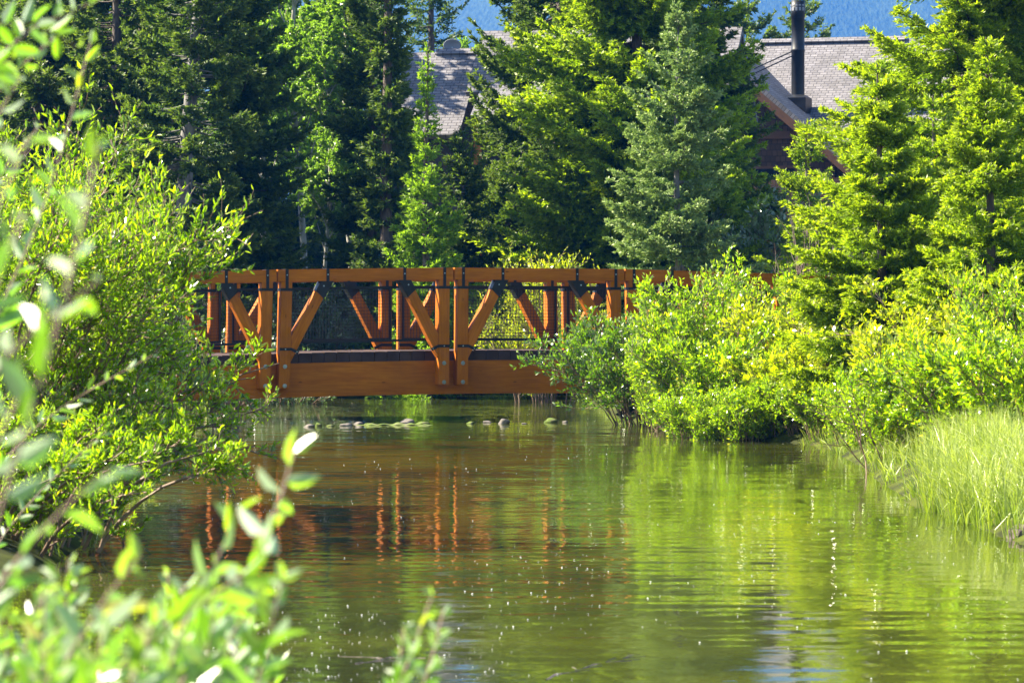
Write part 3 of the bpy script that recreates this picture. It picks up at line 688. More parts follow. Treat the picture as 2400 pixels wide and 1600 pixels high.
def tree(name, label, cat, px, Z, geo, fmat, bmat, group=None, rz=0, meshes=None, scale=1.):
    loc = GP(px, Z); e = empty(name, loc, rz)
    if scale != 1:
        WM[e.name] = WM[e.name] @ Matrix.Scale(scale, 4); e.matrix_world = WM[e.name]
    tag(e, label, cat, group)
    if meshes is None:
        (wV, wF), (V, Fq, tip) = geo
        a = np_obj("trunk", wV, wF, bmat, e, smooth=True); b = np_obj("crown", V, Fq, fmat, e, attr=tip)
        return a.data, b.data
    for nm, me in zip(("trunk", "crown"), meshes):
        link(bpy.data.objects.new(nm, me), e, WM[e.name])
    return meshes
def px_h(ytop, px, Z): return P(px, ytop, Z).z - GP(px, Z).z

FG = "dark spruces standing in the left forest"
SL = [ # px, Z, H, R, low_bare, kwargs, label
 (92, 86, 17, 2.1, .1, dict(), "mottled spruce at the far left edge, furthest left in the forest front"),
 (272, 84, 16, 1.6, .35, dict(), "spruce with thin black bare trunk left of the grey trunked one"),
 (332, 88, 17, 1.6, .3, dict(), "dark trunked spruce just left of the pale grey trunk"),
 (405, 79, 18, 1.7, .35, dict(lean=.9, trunk_r=.2), "spruce with pale grey leaning trunk showing through its crown"),
 (515, 83, 16, 2.4, .08, dict(), "broad dense dark spruce with long branches reaching right over the railing"),
 (872, 84, 10.2, 1.35, .12, dict(), "dark open spruce left of the cabin roof, thin trunk showing"),
 (907, 81, 17, .72, .1, dict(), "tall narrow dark spruce beside the bright larch"),
]
for n, (px, Z, H, R, lb, kw, lab) in enumerate(SL):
    g_ = spruce_geo(10 + n, min(H, 13.5), R, zlow=.9, nb=int(30 * min(H, 13.5)), low_bare=lb, droop=.16, up=.12, spt=.024, sp2=.06, tl=.12, tw=.042, p=.65, **kw)
    m_ = tree("spruce_tree", lab, "tree", px, Z, g_, M['sprucedark'] if n not in (0,) else M['spruce'], M['barkgrey'] if n == 3 else M['bark'], group=FG)
    if n == 4: MS = m_
    if n == 1: MS2 = m_
# hero trees in the middle and on the right
g_ = spruce_geo(31, 16, 2.85, zlow=1.2, wh=.5, nb=230, low_bare=.22, droop=.30, up=.26, spt=.016, sp2=.06, trunk_r=.26, tl=.12, tw=.04, p=.6)
tree("spruce_tree", "tall ragged dark spruce with thick trunk and drooping branches in front of the cabin", "tree", 1316, 93, g_, M['spruce'], M['bark'])
g_ = spruce_geo(32, 15, 3.75, zlow=.3, wh=.40, nb=600, droop=.10, up=.16, spt=.018, sp2=.055, tl=.11, tw=.04, p=.8)
tree("spruce_tree", "broad bright green spruce, the largest behind the middle of the bridge", "tree", 1490, 84, g_, M['sprucegreen'], M['bark'])
g_ = spruce_geo(33, 14.5, 2.2, zlow=.5, wh=.42, nb=400, droop=.14, up=.12, spt=.020, sp2=.06, tl=.11, tw=.04, p=.75)
tree("spruce_tree", "dark green spruce overlapping the brown gable of the house", "tree", 1632, 90, g_, M['sprucedark'], M['bark'])
Hb = px_h(15, 1590, 75)
g_ = spruce_geo(34, Hb, 1.85, zlow=.9, wh=.33, nb=170, droop=.05, up=.16, spt=.011, sp2=.045, tl=.08, tw=.03, trunk_r=.085, p=.9, e_hi=45)
tree("spruce_tree", "small blue green spruce with bare lower trunk just behind the handrail", "tree", 1588, 75, g_, M['spruceblue'], M['barkgrey'])
Hb = px_h(283, 1893, 80)
g_ = spruce_geo(35, Hb, 1.3, zlow=.6, nb=150, droop=.12, up=.12, spt=.014, sp2=.06, tl=.08, tw=.03, p=.8)
tree("young_spruce", "thin young yellow green spruce in front of the brown gable", "tree", 1893, 80, g_, M['sprucebright'], M['bark'])
Hb = px_h(105, 1000, 77)
g_ = spruce_geo(36, Hb, 1.25, zlow=.7, nb=240, droop=-.05, up=.28, spt=.013, sp2=.06, tl=.09, tw=.026, p=1.35, e_lo=5, e_hi=50)
tree("larch_tree", "slim bright green larch standing before the left end of the cabin roof", "tree", 1000, 77, g_, M['larch'], M['bark'])
g_ = spruce_geo(37, 16, 2.75, zlow=.9, wh=.42, nb=330, droop=.10, up=.18, spt=.011, sp2=.042, tl=.08, tw=.024, trunk_r=.17, low_bare=.1, p=.7)
tree("spruce_tree", "tallest spruce at the right edge with long branches reaching over the house roof", "tree", 2275, 60, g_, M['sprucebright'], M['bark'])
Hb = px_h(148, 2062, 48.6)
g_ = spruce_geo(38, Hb, 1.3, zlow=.5, wh=.30, nb=230, droop=.08, up=.15, spt=.0075, sp2=.034, tl=.068, tw=.018, p=.9, trunk_r=.085, low_bare=.05)
tree("spruce_tree", "yellow green spruce with twin leaders right of the house roof", "tree", 2062, 48.6, g_, M['sprucebright'], M['bark'])
Hb = px_h(88, 2317, 46)
g_ = spruce_geo(39, Hb, 1.25, zlow=.5, wh=.27, nb=190, droop=.05, up=.16, spt=.007, sp2=.034, tl=.06, tw=.017, p=1.0, e_hi=45)
tree("spruce_tree", "slender yellow green spruce with a sharp spiky leader near the right edge", "tree", 2317, 46, g_, M['sprucebright'], M['bark'])
Hb = px_h(320, 2440, 48)
g_ = spruce_geo(40, Hb, 1.1, zlow=.6, nb=220, droop=.08, up=.14, spt=.012, sp2=.05, tl=.065, tw=.024, p=.75)
MY = tree("young_spruce", "young bright spruce cut off by the right edge of the view", "tree", 2440, 48, g_, M['sprucebright'], M['bark'])
g_ = spruce_geo(44, px_h(385, 1195, 89), 1.9, zlow=.3, nb=200, droop=.2, up=.2, spt=.018, sp2=.06, tl=.11, tw=.038, p=.6)
tree("young_spruce", "low spreading spruce with light topped boughs beneath the cabin porch roof", "tree", 1195, 89, g_, M['spruce'], M['bark'])
g_ = spruce_geo(45, px_h(300, 1080, 86), 1.5, zlow=.3, nb=150, droop=.1, up=.2, spt=.018, sp2=.06, tl=.10, tw=.036, p=.7)
tree("young_spruce", "small dark spruce between the larch and the thick trunked spruce", "tree", 1080, 86, g_, M['sprucedark'], M['bark'])
g_ = spruce_geo(46, px_h(225, 2190, 52), 1.5, zlow=.6, wh=.3, nb=200, droop=.1, up=.15, spt=.009, sp2=.04, tl=.07, tw=.019, p=.9)
tree("spruce_tree", "bushy yellow green spruce between the twin leader one and the spiky leader one", "tree", 2190, 52, g_, M['sprucebright'], M['bark'])
g_ = spruce_geo(47, px_h(190, 2410, 55), 1.7, zlow=.6, wh=.3, nb=200, droop=.1, up=.15, spt=.009, sp2=.04, tl=.07, tw=.019, p=.9)
tree("spruce_tree", "bright spruce at the right edge behind the spiky leader one", "tree", 2410, 57, g_, M['sprucebright'], M['bark'])
g_ = spruce_geo(48, px_h(440, 1810, 92), 1.5, zlow=.3, nb=150, droop=.1, up=.2, spt=.018, sp2=.06, tl=.10, tw=.036, p=.7)
tree("young_spruce", "low dark spruce under the brown gable wall", "tree", 1800, 92, g_, M['sprucedark'], M['bark'])
# farther off
g_ = spruce_geo(41, px_h(-12, 1752, 150), 3.0, zlow=1, wh=.7, nb=240, droop=.2, up=.1, spt=.04, tl=.16, tw=.06, p=.6)
MF = tree("spruce_tree", "distant spruce rising behind the roof between the big spruce and the flue", "tree", 1752, 150, g_, M['spruce'], M['bark'])
g_ = spruce_geo(42, px_h(2, 1883, 150), 3.4, zlow=1, wh=.7, nb=260, droop=.2, up=.1, spt=.04, tl=.16, tw=.06, p=.6)
tree("spruce_tree", "distant spruce directly behind the black flue", "tree", 1883, 150, g_, M['spruce'], M['bark'])
g_ = spruce_geo(43, 17, 2.2, zlow=1, nb=190, droop=.2, up=.1, spt=.06, tl=.16, tw=.06, p=.6)
tree("spruce_tree", "distant dark spruce above the cabin roof left of the dish", "tree", 1012, 135, g_, M['sprucedark'], M['bark'])
# rows behind, deep in the wood
k = 0
for px, Z, sc, rz, lab in ((20, 97, 1.05, 0, "dark spruce behind the furthest left one"), (175, 101, 1., 1, "dark spruce in the gap between the two leftmost trees"), (350, 122, 1.1, 2, "dark spruce deep behind the pale grey trunk"),
        (560, 128, 1., 3, "distant dark spruce right behind the broad dense one"), (-60, 92, 1, 1.5, "dark spruce just outside the left edge"), (450, 130, 1.1, 5.5, "furthest dark spruce behind the left forest"),
        (650, 130, 1., 1.7, "distant dark spruce filling the gap behind the aspens"), (745, 134, 1., 2.7, "distant dark spruce behind the second aspen"), (840, 132, 1., 3.7, "distant dark spruce behind the open dark one"), (1250, 135, .9, .7, "dark spruce rising behind the cabin roof"), (1340, 140, 1, 2, "dark spruce behind the cabin and the thick trunk"), (1450, 136, 1.05, 4, "dark spruce hidden behind the broad bright spruce"),
        (2400, 96, 1, 1, "dark spruce behind the tallest right one"), (2330, 108, 1.05, 4.5, "furthest dark spruce behind the right trees")):
    tree("spruce_tree", lab, "tree", px, Z, None, None, None, group="spruces deep in the forest", rz=rz, meshes=(MS if k % 2 == 0 else MS2), scale=sc); k += 1

# deciduous trees
def broad_geo(seed, H, R, nl, leaf=.07, z0=.3, r0=.09, nlimb=26, droop=0, wide=.75):
    rng = np.random.default_rng(seed)
    tz = np.linspace(-.2, H, 10); TR = np.stack([.15 * np.sin(tz * .5 + seed), .12 * np.cos(tz * .6), tz], -1)[None]
    lim, _ = grow(rng, TR, nlimb, z0, .97, 30, 65, lambda t, i: R * (1.15 - .75 * t), 6, up=.1)
    br, _ = grow(rng, lim, 7, .2, 1, 25, 60, lambda t, i: R * .42 * (1.1 - .5 * t), 5, up=.02)
    tw, _ = grow(rng, br, 7, .2, 1, 25, 70, lambda t, i: R * .17 + 0 * t, 4, up=-.05)
    n = max(1, int(nl / len(tw))); p, d, t = leaf_pts(rng, tw, n, 20, 90, .1, 1, -.1); ln = leaf * rng.uniform(.6, 1.2, len(p))
    V, Fq = leaves4(rng, p, d, ln, ln * wide)
    w_ = merge([tubes(TR, (r0 * (1 - np.linspace(0, 1, 10)) ** .7 + .01)[None], 8), tubes(lim, np.linspace(.03, .008, 6)[None] * np.ones((len(lim), 1)), 4), tubes(br, np.linspace(.010, .004, 5)[None] * np.ones((len(br), 1)), 3)])
    return w_, (V, Fq, np.repeat(rng.uniform(0, .5, len(p)), 4))
g_ = broad_geo(51, 13, 2.4, 110000, .085)
MA = tree("aspen_tree", "pale green aspen above the dark spruce branches, with a thin whitish trunk", "tree", 700, 100, g_, M['aspen'], M['barkpale'])
g_ = broad_geo(52, 13, 2.3, 110000, .085)
tree("aspen_tree", "light green aspen whose leafy top rises left of the cabin roof", "tree", 820, 104, g_, M['aspen'], M['barkpale'])
tree("aspen_tree", "pale leafy aspen showing between the dark trunks at far left", "tree", 230, 98, None, None, None, rz=2, meshes=MA)
tree("aspen_tree", "leafy aspen between the two pale ones, further back", "tree", 610, 112, None, None, None, rz=1, meshes=MA)
tree("aspen_tree", "pale aspen low behind the open dark spruce", "tree", 765, 94, None, None, None, rz=3, meshes=MA, scale=.6)
tree("aspen_tree", "light green aspen peeking over the roof ridge beside the dish", "tree", 1100, 150, None, None, None, rz=4, meshes=MA, scale=.82)

# ------------------------------------------------------------------ willows and shrubs
def willow_geo(seed, H, spread, nst=16, nbr=9, ntw=7, nleaf=10, leaf=.055, lw=.26, base=.5, lean=(0, 0), arch=.5, near=False, tipb=.0, t0=.15, stem_r=.014, bare=0., kb=.3):
    rng = np.random.default_rng(seed)
    a = rng.uniform(0, 2 * np.pi, nst); K = 8
    b = np.stack([base * np.cos(a) * rng.uniform(0, 1, nst), base * np.sin(a) * rng.uniform(0, 1, nst), np.full(nst, -.1)], -1)
    out = rng.uniform(.1, 1, nst) ** .7; h = H * (1 - .35 * out ** 2) * rng.uniform(.75, 1.05, nst)
    t = np.linspace(0, 1, K)[None]
    hx = spread * out[:, None] * (t ** 1.0 * .45 + t ** 2 * .55)
    St = np.stack([b[:, 0:1] + hx * np.cos(a)[:, None] + lean[0] * t ** 1.3, b[:, 1:2] + hx * np.sin(a)[:, None] + lean[1] * t ** 1.3,
                   b[:, 2:3] + h[:, None] * (t * (1 + arch * .5) - arch * .5 * t ** 2.5)], -1) + rng.normal(0, .015 * H, (nst, K, 3)) * t[..., None]
    br, tb = grow(rng, St, nbr, t0, 1, 20, 60, lambda t, i: H * kb * (1.05 - .5 * t), 5, up=.12, wig=.15)
    tw, _ = grow(rng, br, ntw, .15, 1, 20, 55, lambda t, i: H * kb * .42 + 0 * t, 4, up=.12, wig=.16)
    P1 = tw; p, d, tt = leaf_pts(rng, P1, nleaf, 15, 60, .05, 1, .15); tt0 = tt
    p2, d2, t2 = leaf_pts(rng, br, int(nleaf * 1.2), 15, 60, .3, 1, .15)
    p3, d3, t3 = leaf_pts(rng, St, int(nleaf * 2), 15, 60, .6, 1, .15)
    p = np.concatenate([p, p2, p3]); d = np.concatenate([d, d2, d3]); tt = np.concatenate([tt, t2, t3])
    if bare:
        kp = rng.uniform(0, 1, len(p)) > bare; p, d, tt = p[kp], d[kp], tt[kp]
    p[:, 2] = np.maximum(p[:, 2], .02)
    ln = leaf * rng.uniform(.55, 1.25, len(p)); tip = np.clip(tt ** 3 * rng.uniform(.2, 1, len(p)) + tipb, 0, 1)
    if near: V, Fq = leaves6(rng, p, d, ln, ln * lw * 1.1); tipv = np.repeat(tip, 6)
    else: V, Fq = leaves4(rng, p, d, ln, ln * lw); tipv = np.repeat(tip, 4)
    w_ = merge([tubes(St, np.linspace(stem_r, .005, K)[None] * rng.uniform(.7, 1.2, (nst, 1)), 6), tubes(br, np.linspace(.006, .0028, 5)[None] * np.ones((len(br), 1)), 4), tubes(tw, np.linspace(.003, .0015, 4)[None] * np.ones((len(tw), 1)), 3)])
    return w_, (V, Fq, tipv)
def shrub(label, px, Z, geo, fmat, name="willow_bush", cat="bush", group=None, rz=0, meshes=None, scale=1., dead=False):
    loc = GP(px, Z); e = empty(name, loc, rz)
    if scale != 1: WM[e.name] = WM[e.name] @ Matrix.Scale(scale, 4); e.matrix_world = WM[e.name]
    tag(e, label, cat, group)
    if meshes is None:
        (wV, wF), (V, Fq, tip) = geo
        a = np_obj("stems", wV, wF, M['deadtwig'] if dead else M['twig'], e, smooth=True); b = np_obj("foliage", V, Fq, fmat, e, attr=tip)
        return a.data, b.data
    for nm, me in zip(("stems", "foliage"), meshes): link(bpy.data.objects.new(nm, me), e, WM[e.name])
    return meshes
# left bank, sharp
GL = "willow bushes on the left bank"
shrub("big left bank willow whose twigs reach across the bridge end", -135, 29.5, willow_geo(61, 2.15, 1.15, bare=.25, nst=40, nbr=10, ntw=8, nleaf=10, leaf=.07, near=True, base=.75, lean=(.25, 0), arch=.75), M['willow'], group=GL)
shrub("tall left willow standing highest against the dark spruces", -160, 32, willow_geo(62, 3.0, .9, nst=44, nbr=10, ntw=8, nleaf=9, leaf=.065, near=True, base=.8, arch=.4), M['willow'], group=GL)
shrub("low tangled willow hanging over the water below the bridge end at left", -10, 27, willow_geo(63, 1.15, 1.1, nst=56, t0=.04, nbr=9, ntw=7, nleaf=8, leaf=.05, near=True, base=.8, lean=(.2, 0), arch=.9, bare=.25), M['willow'], group=GL)
shrub("dense willow filling the left edge behind the blurred leaves", -120, 27.5, willow_geo(64, 2.5, 1.3, nst=44, nbr=10, ntw=8, nleaf=9, leaf=.06, near=True, base=.9), M['willow'], group=GL)
shrub("twiggy willow with long thin shoots crossing the left end of the railing", 125, 30.5, willow_geo(65, 1.7, 1.15, nst=18, nbr=7, ntw=6, nleaf=8, leaf=.07, near=True, base=.6, lean=(.3, 0), arch=.7, bare=.4), M['willow'], group=GL)
shrub("lowest left willow, drooping into the water at the foot of the bank", -20, 25.2, willow_geo(66, .85, 1.0, nst=50, t0=.03, nbr=9, ntw=7, nleaf=8, leaf=.05, near=True, base=.9, lean=(.15, 0), arch=1.0, bare=.2), M['willow'], group=GL)
shrub("willow spreading low over the shaded water at the foot of the left bank", -60, 31, willow_geo(67, 1.35, 1.2, nst=50, t0=.03, nbr=9, ntw=7, nleaf=8, leaf=.055, near=True, base=.9, lean=(.2, 0), arch=1.0, bare=.35), M['willow'], group=GL)
# right bank willows
GR = "willow bushes on the right bank"
RW = [
 (1500, 57.5, dict(H=1.75, spread=1.0, nst=34, lean=(-.35, -.1), arch=.6, t0=.2), 'willowdark', "dark bottomed willow in front of the bridge girder, leftmost on the right bank"),
 (1680, 55, dict(H=2.02, spread=1.0, nst=32), 'willow', "glossy green willow hiding the handrail, second from the left on the right bank"),
 (1700, 52.5, dict(H=1.35, spread=1.0, nst=30, arch=.7), 'willow', "low bright willow at the water line right of the dark stems"),
 (1850, 53, dict(H=1.5, spread=1.0, nst=30, bare=.15), 'willowyellow', "sunlit yellow green willow where the bridge rail ends"),
 (1935, 50, dict(H=1.1, spread=.8, nst=22, bare=.3), 'willowyellow', "willow left of the leaning bare stems at the water"),
 (2200, 46, dict(H=1.75, spread=.9, nst=20, bare=.35), 'willowyellow', "tall thin stemmed yellow willow above the sedges"),
 (2380, 44, dict(H=1.9, spread=.9, nst=20, bare=.3), 'willow', "tall yellow green willow at the right edge"),
 (2050, 49.5, dict(H=1.7, spread=.6, nst=9, bare=.45), 'willowyellow', "sparse willow growing up in front of the right spruce"),
 (2230, 41, dict(H=1.3, spread=.8, nst=20, bare=.1), 'willowyellow', "low willow directly behind the sedge clump"),
]
for n, (px, Z, kw, mt, lab) in enumerate(RW):
    kw = dict(dict(nbr=10, ntw=7, nleaf=9, leaf=.074, lw=.38, base=.6, t0=.06, bare=.12, stem_r=.012), **kw)
    m_ = shrub(lab, px, Z, willow_geo(70 + n, **kw), M[mt], group=GR)
    if n == 1: MW = m_
    if n == 2: ML = m_
# behind the bridge
GB = "shrubs behind the bridge"
shrub("yellow flowering willow rising over the handrail left of the big spruce", 1275, 73, willow_geo(81, 3.0, 1.0, nst=26, nbr=9, ntw=7, nleaf=8, leaf=.07, lw=.34), M['willowyellow'], group=GB)
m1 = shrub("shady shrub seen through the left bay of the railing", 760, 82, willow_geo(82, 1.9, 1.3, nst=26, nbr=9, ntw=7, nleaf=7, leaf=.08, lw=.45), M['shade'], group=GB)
m2 = shrub("light green bush seen through the railing right of the middle posts", 1190, 86, willow_geo(83, 1.7, 1.3, nst=26, nbr=9, ntw=7, nleaf=7, leaf=.08, lw=.4), M['willow'], group=GB)
for px, Z, ms, sc, rz, lab in ((520, 80, m1, 1., 1, "dim shrub behind the leftmost visible posts"), (900, 87, m1, 1.05, 2, "grey green shrub behind the middle of the left bay"), (1010, 90, m1, 1.1, 3, "shrub with a bright tip behind the middle post pair"),
        (640, 89, m1, 1.2, 4, "dark understorey shrub below the dense spruce"), (1330, 84, m2, 1., 2, "light bush behind the right rear posts"), (1080, 90, m2, .9, 1, "light bush low behind the central posts"),
        (1420, 80, m2, .9, 4, "bush behind the railing where the right willow begins"), (1760, 84, m1, 1.9, 5, "shaded bush below the dark spruce beside the house"), (1900, 88, m1, 1.5, .4, "pale shrub below the thin young spruce"), (420, 84, m1, 1.2, 3.3, "dim shrub at the left end of the bridge"),
        (1635, 50.9, ML, .55, 1, "small skirt willow at the water under the second right bush"), (1700, 50.2, ML, .5, 3, "small bright willow at the water, left of centre of the right bank"), (1765, 49.9, ML, .6, 4, "low willow spilling over the mossy edge below the yellow one"),
        (1830, 49.9, ML, .55, 2, "low bright willow on the mossy edge, right of centre"), (1890, 49.5, ML, .62, 5, "low willow at the bank corner left of the leaning stems"), (1560, 54.5, MW, .55, 5, "low dark willow at the water below the leftmost right bank bush"), (1950, 48.5, ML, .55, 0.5, "small willow right behind the leaning bare stems"), (2068, 43, ML, .5, 3.5, "small willow hanging over the dark stems near the sedge"), (2120, 39.6, ML, .45, 2.5, "small willow at the left end of the sedge"), (2320, 38.2, ML, .9, 1.1, "yellow green willow right behind the middle of the sedge"), (2200, 39.5, ML, .8, 4.4, "yellow green willow behind the left part of the sedge"), (2430, 36.5, ML, .9, 2.1, "willow behind the sedge at the right edge"), (2030, 46, ML, .6, 1.5, "small willow among the short grass by the spruce trunk"),
        (1830, 67, MW, .6, 2, "green willow behind the right end of the handrail"), (2000, 64, MW, .6, 1, "leafy willow beneath the right spruces"), (2180, 57, MW, .7, 3, "willow in the shade of the tallest right spruce"), (2380, 53, MW, .75, 4, "bushy willow at the right edge behind the yellow ones"), (2300, 60, MW, 1., 5, "dark willow between the right spruce trunks")):
    shrub(lab, px, Z, None, None, rz=rz, meshes=ms, scale=sc, group=GB if px < 1950 else GR, name="willow_bush" if ms is MW else "shrub")
# far bank fringe under the bridge
m3 = None
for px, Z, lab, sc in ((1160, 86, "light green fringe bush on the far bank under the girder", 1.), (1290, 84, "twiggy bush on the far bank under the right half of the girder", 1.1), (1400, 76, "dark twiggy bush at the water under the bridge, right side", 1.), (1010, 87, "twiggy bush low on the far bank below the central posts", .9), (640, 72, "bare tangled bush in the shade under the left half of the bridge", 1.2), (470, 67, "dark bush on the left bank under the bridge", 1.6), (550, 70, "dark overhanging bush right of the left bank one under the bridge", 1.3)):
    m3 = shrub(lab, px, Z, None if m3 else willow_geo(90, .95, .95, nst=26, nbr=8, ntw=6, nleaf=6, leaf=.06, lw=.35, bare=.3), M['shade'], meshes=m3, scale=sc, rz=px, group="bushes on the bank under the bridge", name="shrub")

# dead twigs behind the rail end, and dead stems leaning into the water
def stick_bush(name, label, pts, r0, seed, nb=3, mt='deadtwig'):
    rng = np.random.default_rng(seed); e = empty(name, (pts[0][0][0], pts[0][0][1], 0)); tag(e, label, "dead bush")
    Pl = np.array([[np.array(a) + (np.array(b) - np.array(a)) * t + np.array([.05, 0, -.06]) * math.sin(t * 3) * 2 for t in np.linspace(0, 1, 7)] for a, b in pts])
    Pl += rng.normal(0, .012, Pl.shape); br, _ = grow(rng, Pl, nb, .25, 1, 15, 50, lambda t, i: .45 + 0 * t, 5, up=.05, wig=.2)
    b2, _ = grow(rng, br, 3, .2, 1, 20, 60, lambda t, i: .2 + 0 * t, 4, up=.02, wig=.2)
    V, Fq = merge([tubes(Pl, np.linspace(r0, .004, 7)[None] * np.ones((len(Pl), 1)), 6), tubes(br, np.linspace(.005, .002, 5)[None] * np.ones((len(br), 1)), 4), tubes(b2, np.linspace(.003, .0015, 4)[None] * np.ones((len(b2), 1)), 3)])
    np_obj("stems", V, Fq, M[mt], e, wm=Matrix())
rng = np.random.default_rng(5)
b0 = GP(1875, 66)
stick_bush("dead_bush", "bare pinkish grey twigs fanning above the right end of the handrail", [(b0 + Vector((rng.uniform(-.1, .1), 0, .2)), b0 + Vector((rng.uniform(-.5, 1.1), rng.uniform(-.5, .5), rng.uniform(2.0, 3.1)))) for _ in range(30)], .012, 6, 3)
st = [((2035, 1128), (1960, 900), 39), ((2060, 1130), (1925, 960), 39.5), ((2095, 1128), (2090, 950), 39), ((2140, 1126), (2020, 1000), 39.2), ((2110, 1120), (2030, 880), 39.6), ((2070, 1128), (2000, 930), 39)]
stick_bush("dead_bush", "thin dark bare stems leaning out of the water left of the sedges", [(P(a[0], a[1] + 6, Z), P(b[0], b[1], Z + .2)) for a, b, Z in st], .010, 7, 3, 'twig')

# ------------------------------------------------------------------ sedge grass
def blades(seed, pts, h, n, wd=.007):
    rng = np.random.default_rng(seed); c = pts[rng.integers(0, len(pts), n)] + rng.normal(0, .07, (n, 3)) * np.array([1, 1, 0])
    c[:, 2] = ground(c[:, 0], c[:, 1]).clip(-.05) - .02
    a = rng.uniform(0, 2 * np.pi, n); L = h * rng.uniform(.45, 1.15, n); bend = rng.uniform(.05, .95, n) ** 1.4 * L
    t = np.array([0, .35, .7, 1.])[None]
    x = c[:, 0:1] + np.cos(a)[:, None] * bend[:, None] * t ** 2.2 - .06 * t; y = c[:, 1:2] + np.sin(a)[:, None] * bend[:, None] * t ** 2.2
    z = c[:, 2:3] + L[:, None] * (t - .25 * (bend / L)[:, None] * t ** 3)
    Cn = np.stack([x, y, z], -1); s = np.stack([-np.sin(a), np.cos(a), 0 * a], -1); s = nrm(s + rng.normal(0, .5, s.shape))[:, None, :]
    wv = (wd * rng.uniform(.6, 1.3, n))[:, None, None] * np.array([.8, 1, .7, .08])[None, :, None] / 2
    V = np.stack([Cn - s * wv, Cn + s * wv], 2).reshape(-1, 3); i = np.arange(n)[:, None] * 8
    Fq = np.concatenate([i + np.array([[0, 1, 3, 2]]) + 2 * q for q in range(3)])
    tip = np.repeat(np.tile(np.array([0, .35, .75, 1.])[None], (n, 1)), 2, axis=1) * rng.uniform(.1, 1, n)[:, None]
    return V, Fq, tip.reshape(-1)
rng = np.random.default_rng(8)
def scatter(n, xr, yr, cond):
    x = rng.uniform(*xr, n * 6); y = rng.uniform(*yr, n * 6); d = shore_dist(x, y); k = cond(x, y, d); x, y = x[k][:n], y[k][:n]; return np.stack([x, y, 0 * x], -1)
pts = scatter(190, (3.3, 6.0), (26.8, 36.8), lambda x, y, d: (d > -.06) & (d < 1.0) & (x / y * 9100 > 985))
V, Fq, tip = blades(1, pts, .52, 8000, .0075); tag(np_obj("sedge_grass", V, Fq, M['grass'], attr=tip), "tall pale green sedge standing at the right water edge", "grass", kind='stuff')
pts = scatter(60, (3.4, 5.6), (38, 48), lambda x, y, d: (d > -.03) & (d < 1.4) & (x / y * 9100 > 840))
V, Fq, tip = blades(2, pts, .34, 4000); tag(np_obj("short_grass", V, Fq, M['grass'], attr=tip), "short bright green grass behind the leaning bare stems", "grass", kind='stuff')
pts = scatter(480, (-8, 8), (24, 95), lambda x, y, d: (d > .0) & (d < 1.5) & ((x < 1) | (y > 32)))
V, Fq, tip = blades(3, pts, .26, 17000, .01); tag(np_obj("bank_grass", V, Fq, M['grass'], attr=tip), "low grass along the shaded pond banks", "grass", kind='stuff')

# ------------------------------------------------------------------ stones and things in the water
def stone(name, label, px, py, w_, h_, mt, seed, cat="stone", group="stones in a row under the bridge"):
    Z = CAMH * F / (py - 750); loc = P(px, py, Z); loc.z = 0
    rng = np.random.default_rng(seed); bm = bmesh.new(); bmesh.ops.create_icosphere(bm, subdivisions=3, radius=1)
    ph = rng.uniform(0, 6, 6)
    for v_ in bm.verts:
        c = v_.co; k = 1 + .16 * math.sin(2.3 * c.x + ph[0]) * math.cos(2.9 * c.y + ph[1]) + .12 * math.sin(3.7 * c.z + ph[2] + c.x * 2) + .04 * math.sin(9 * c.x + ph[3]) * math.sin(8 * c.y + ph[4])
        v_.co = Vector((c.x * w_ * .42 * k, c.y * w_ * .4 * k, c.z * h_ * .5 * k + h_ * .12))
    o = bm_obj(name, bm, M[mt], None, Matrix.Translation(loc) @ Matrix.Rotation(seed, 4, 'Z') if False else Matrix.Translation(loc), smooth=True)
    tag(o, label, cat, group)
ST = [(504, 1002, .05, .03, 'stone', "tiny pale pebble leftmost in the row under the bridge"), (546, 1001, .09, .11, 'stone', "small upright grey stone near the left bank under the bridge"),
 (725, 1000, .17, .06, 'stone', "tan stone with a mossy neighbour, third from the left"), (747, 998, .12, .07, 'moss', "moss covered stone touching the tan one"),
 (775, 998, .14, .035, 'moss', "flat submerged green stone right of the mossy one"), (812, 997, .22, .06, 'stone', "dark wet flat stone below the left bay"),
 (841, 994, .16, .06, 'stone', "pinkish low stone beside the dark wet one"), (862, 996, .13, .05, 'moss', "small yellowish stone at the start of the mossy bar"),
 (955, 991, .26, .10, 'stone', "dark wedge shaped rock on the mossy bar"), (990, 994, .24, .06, 'moss', "bright mossy stone at the right end of the bar"),
 (1104, 993, .13, .06, 'moss', "pale mossy stone just right of the middle posts"), (1142, 990, .17, .05, 'stone', "dark flat stone between the mossy stone and the white boulder"),
 (1181, 993, .19, .12, 'stone', "whitish rounded stone, tallest in the row"), (1291, 990, .24, .10, 'moss', "round dark stone with a bright moss cap"), (1325, 990, .10, .05, 'stone', "small pale stone right of the moss capped one"),
 (1228, 993, .10, .03, 'stone', "low sliver of stone right of the white rounded one")]
for n, (px, py, w_, h_, mt, lab) in enumerate(ST): stone("stone", lab, px, py, w_, h_, mt, n + 1)
o = stone
Zb = CAMH * F / 246.; xs_ = np.linspace(-1, 1, 40); c0 = P(925, 996, Zb)
V, Fq = grid(np.linspace(-.62, .62, 60), np.linspace(-.12, .16, 10), lambda x, y: .028 * np.clip(1 - (x / .62) ** 2, 0, 1) * np.clip(1 - (y / .15) ** 2, 0, 1) * (1 + .5 * np.sin(x * 31) + .4 * np.sin(x * 13 + y * 20)) - .004)
tag(np_obj("moss_bar", V, Fq, M['moss'], None, Matrix.Translation((c0.x, c0.y, 0)), smooth=True), "long low strip of bright moss between stones under the bridge", "moss")
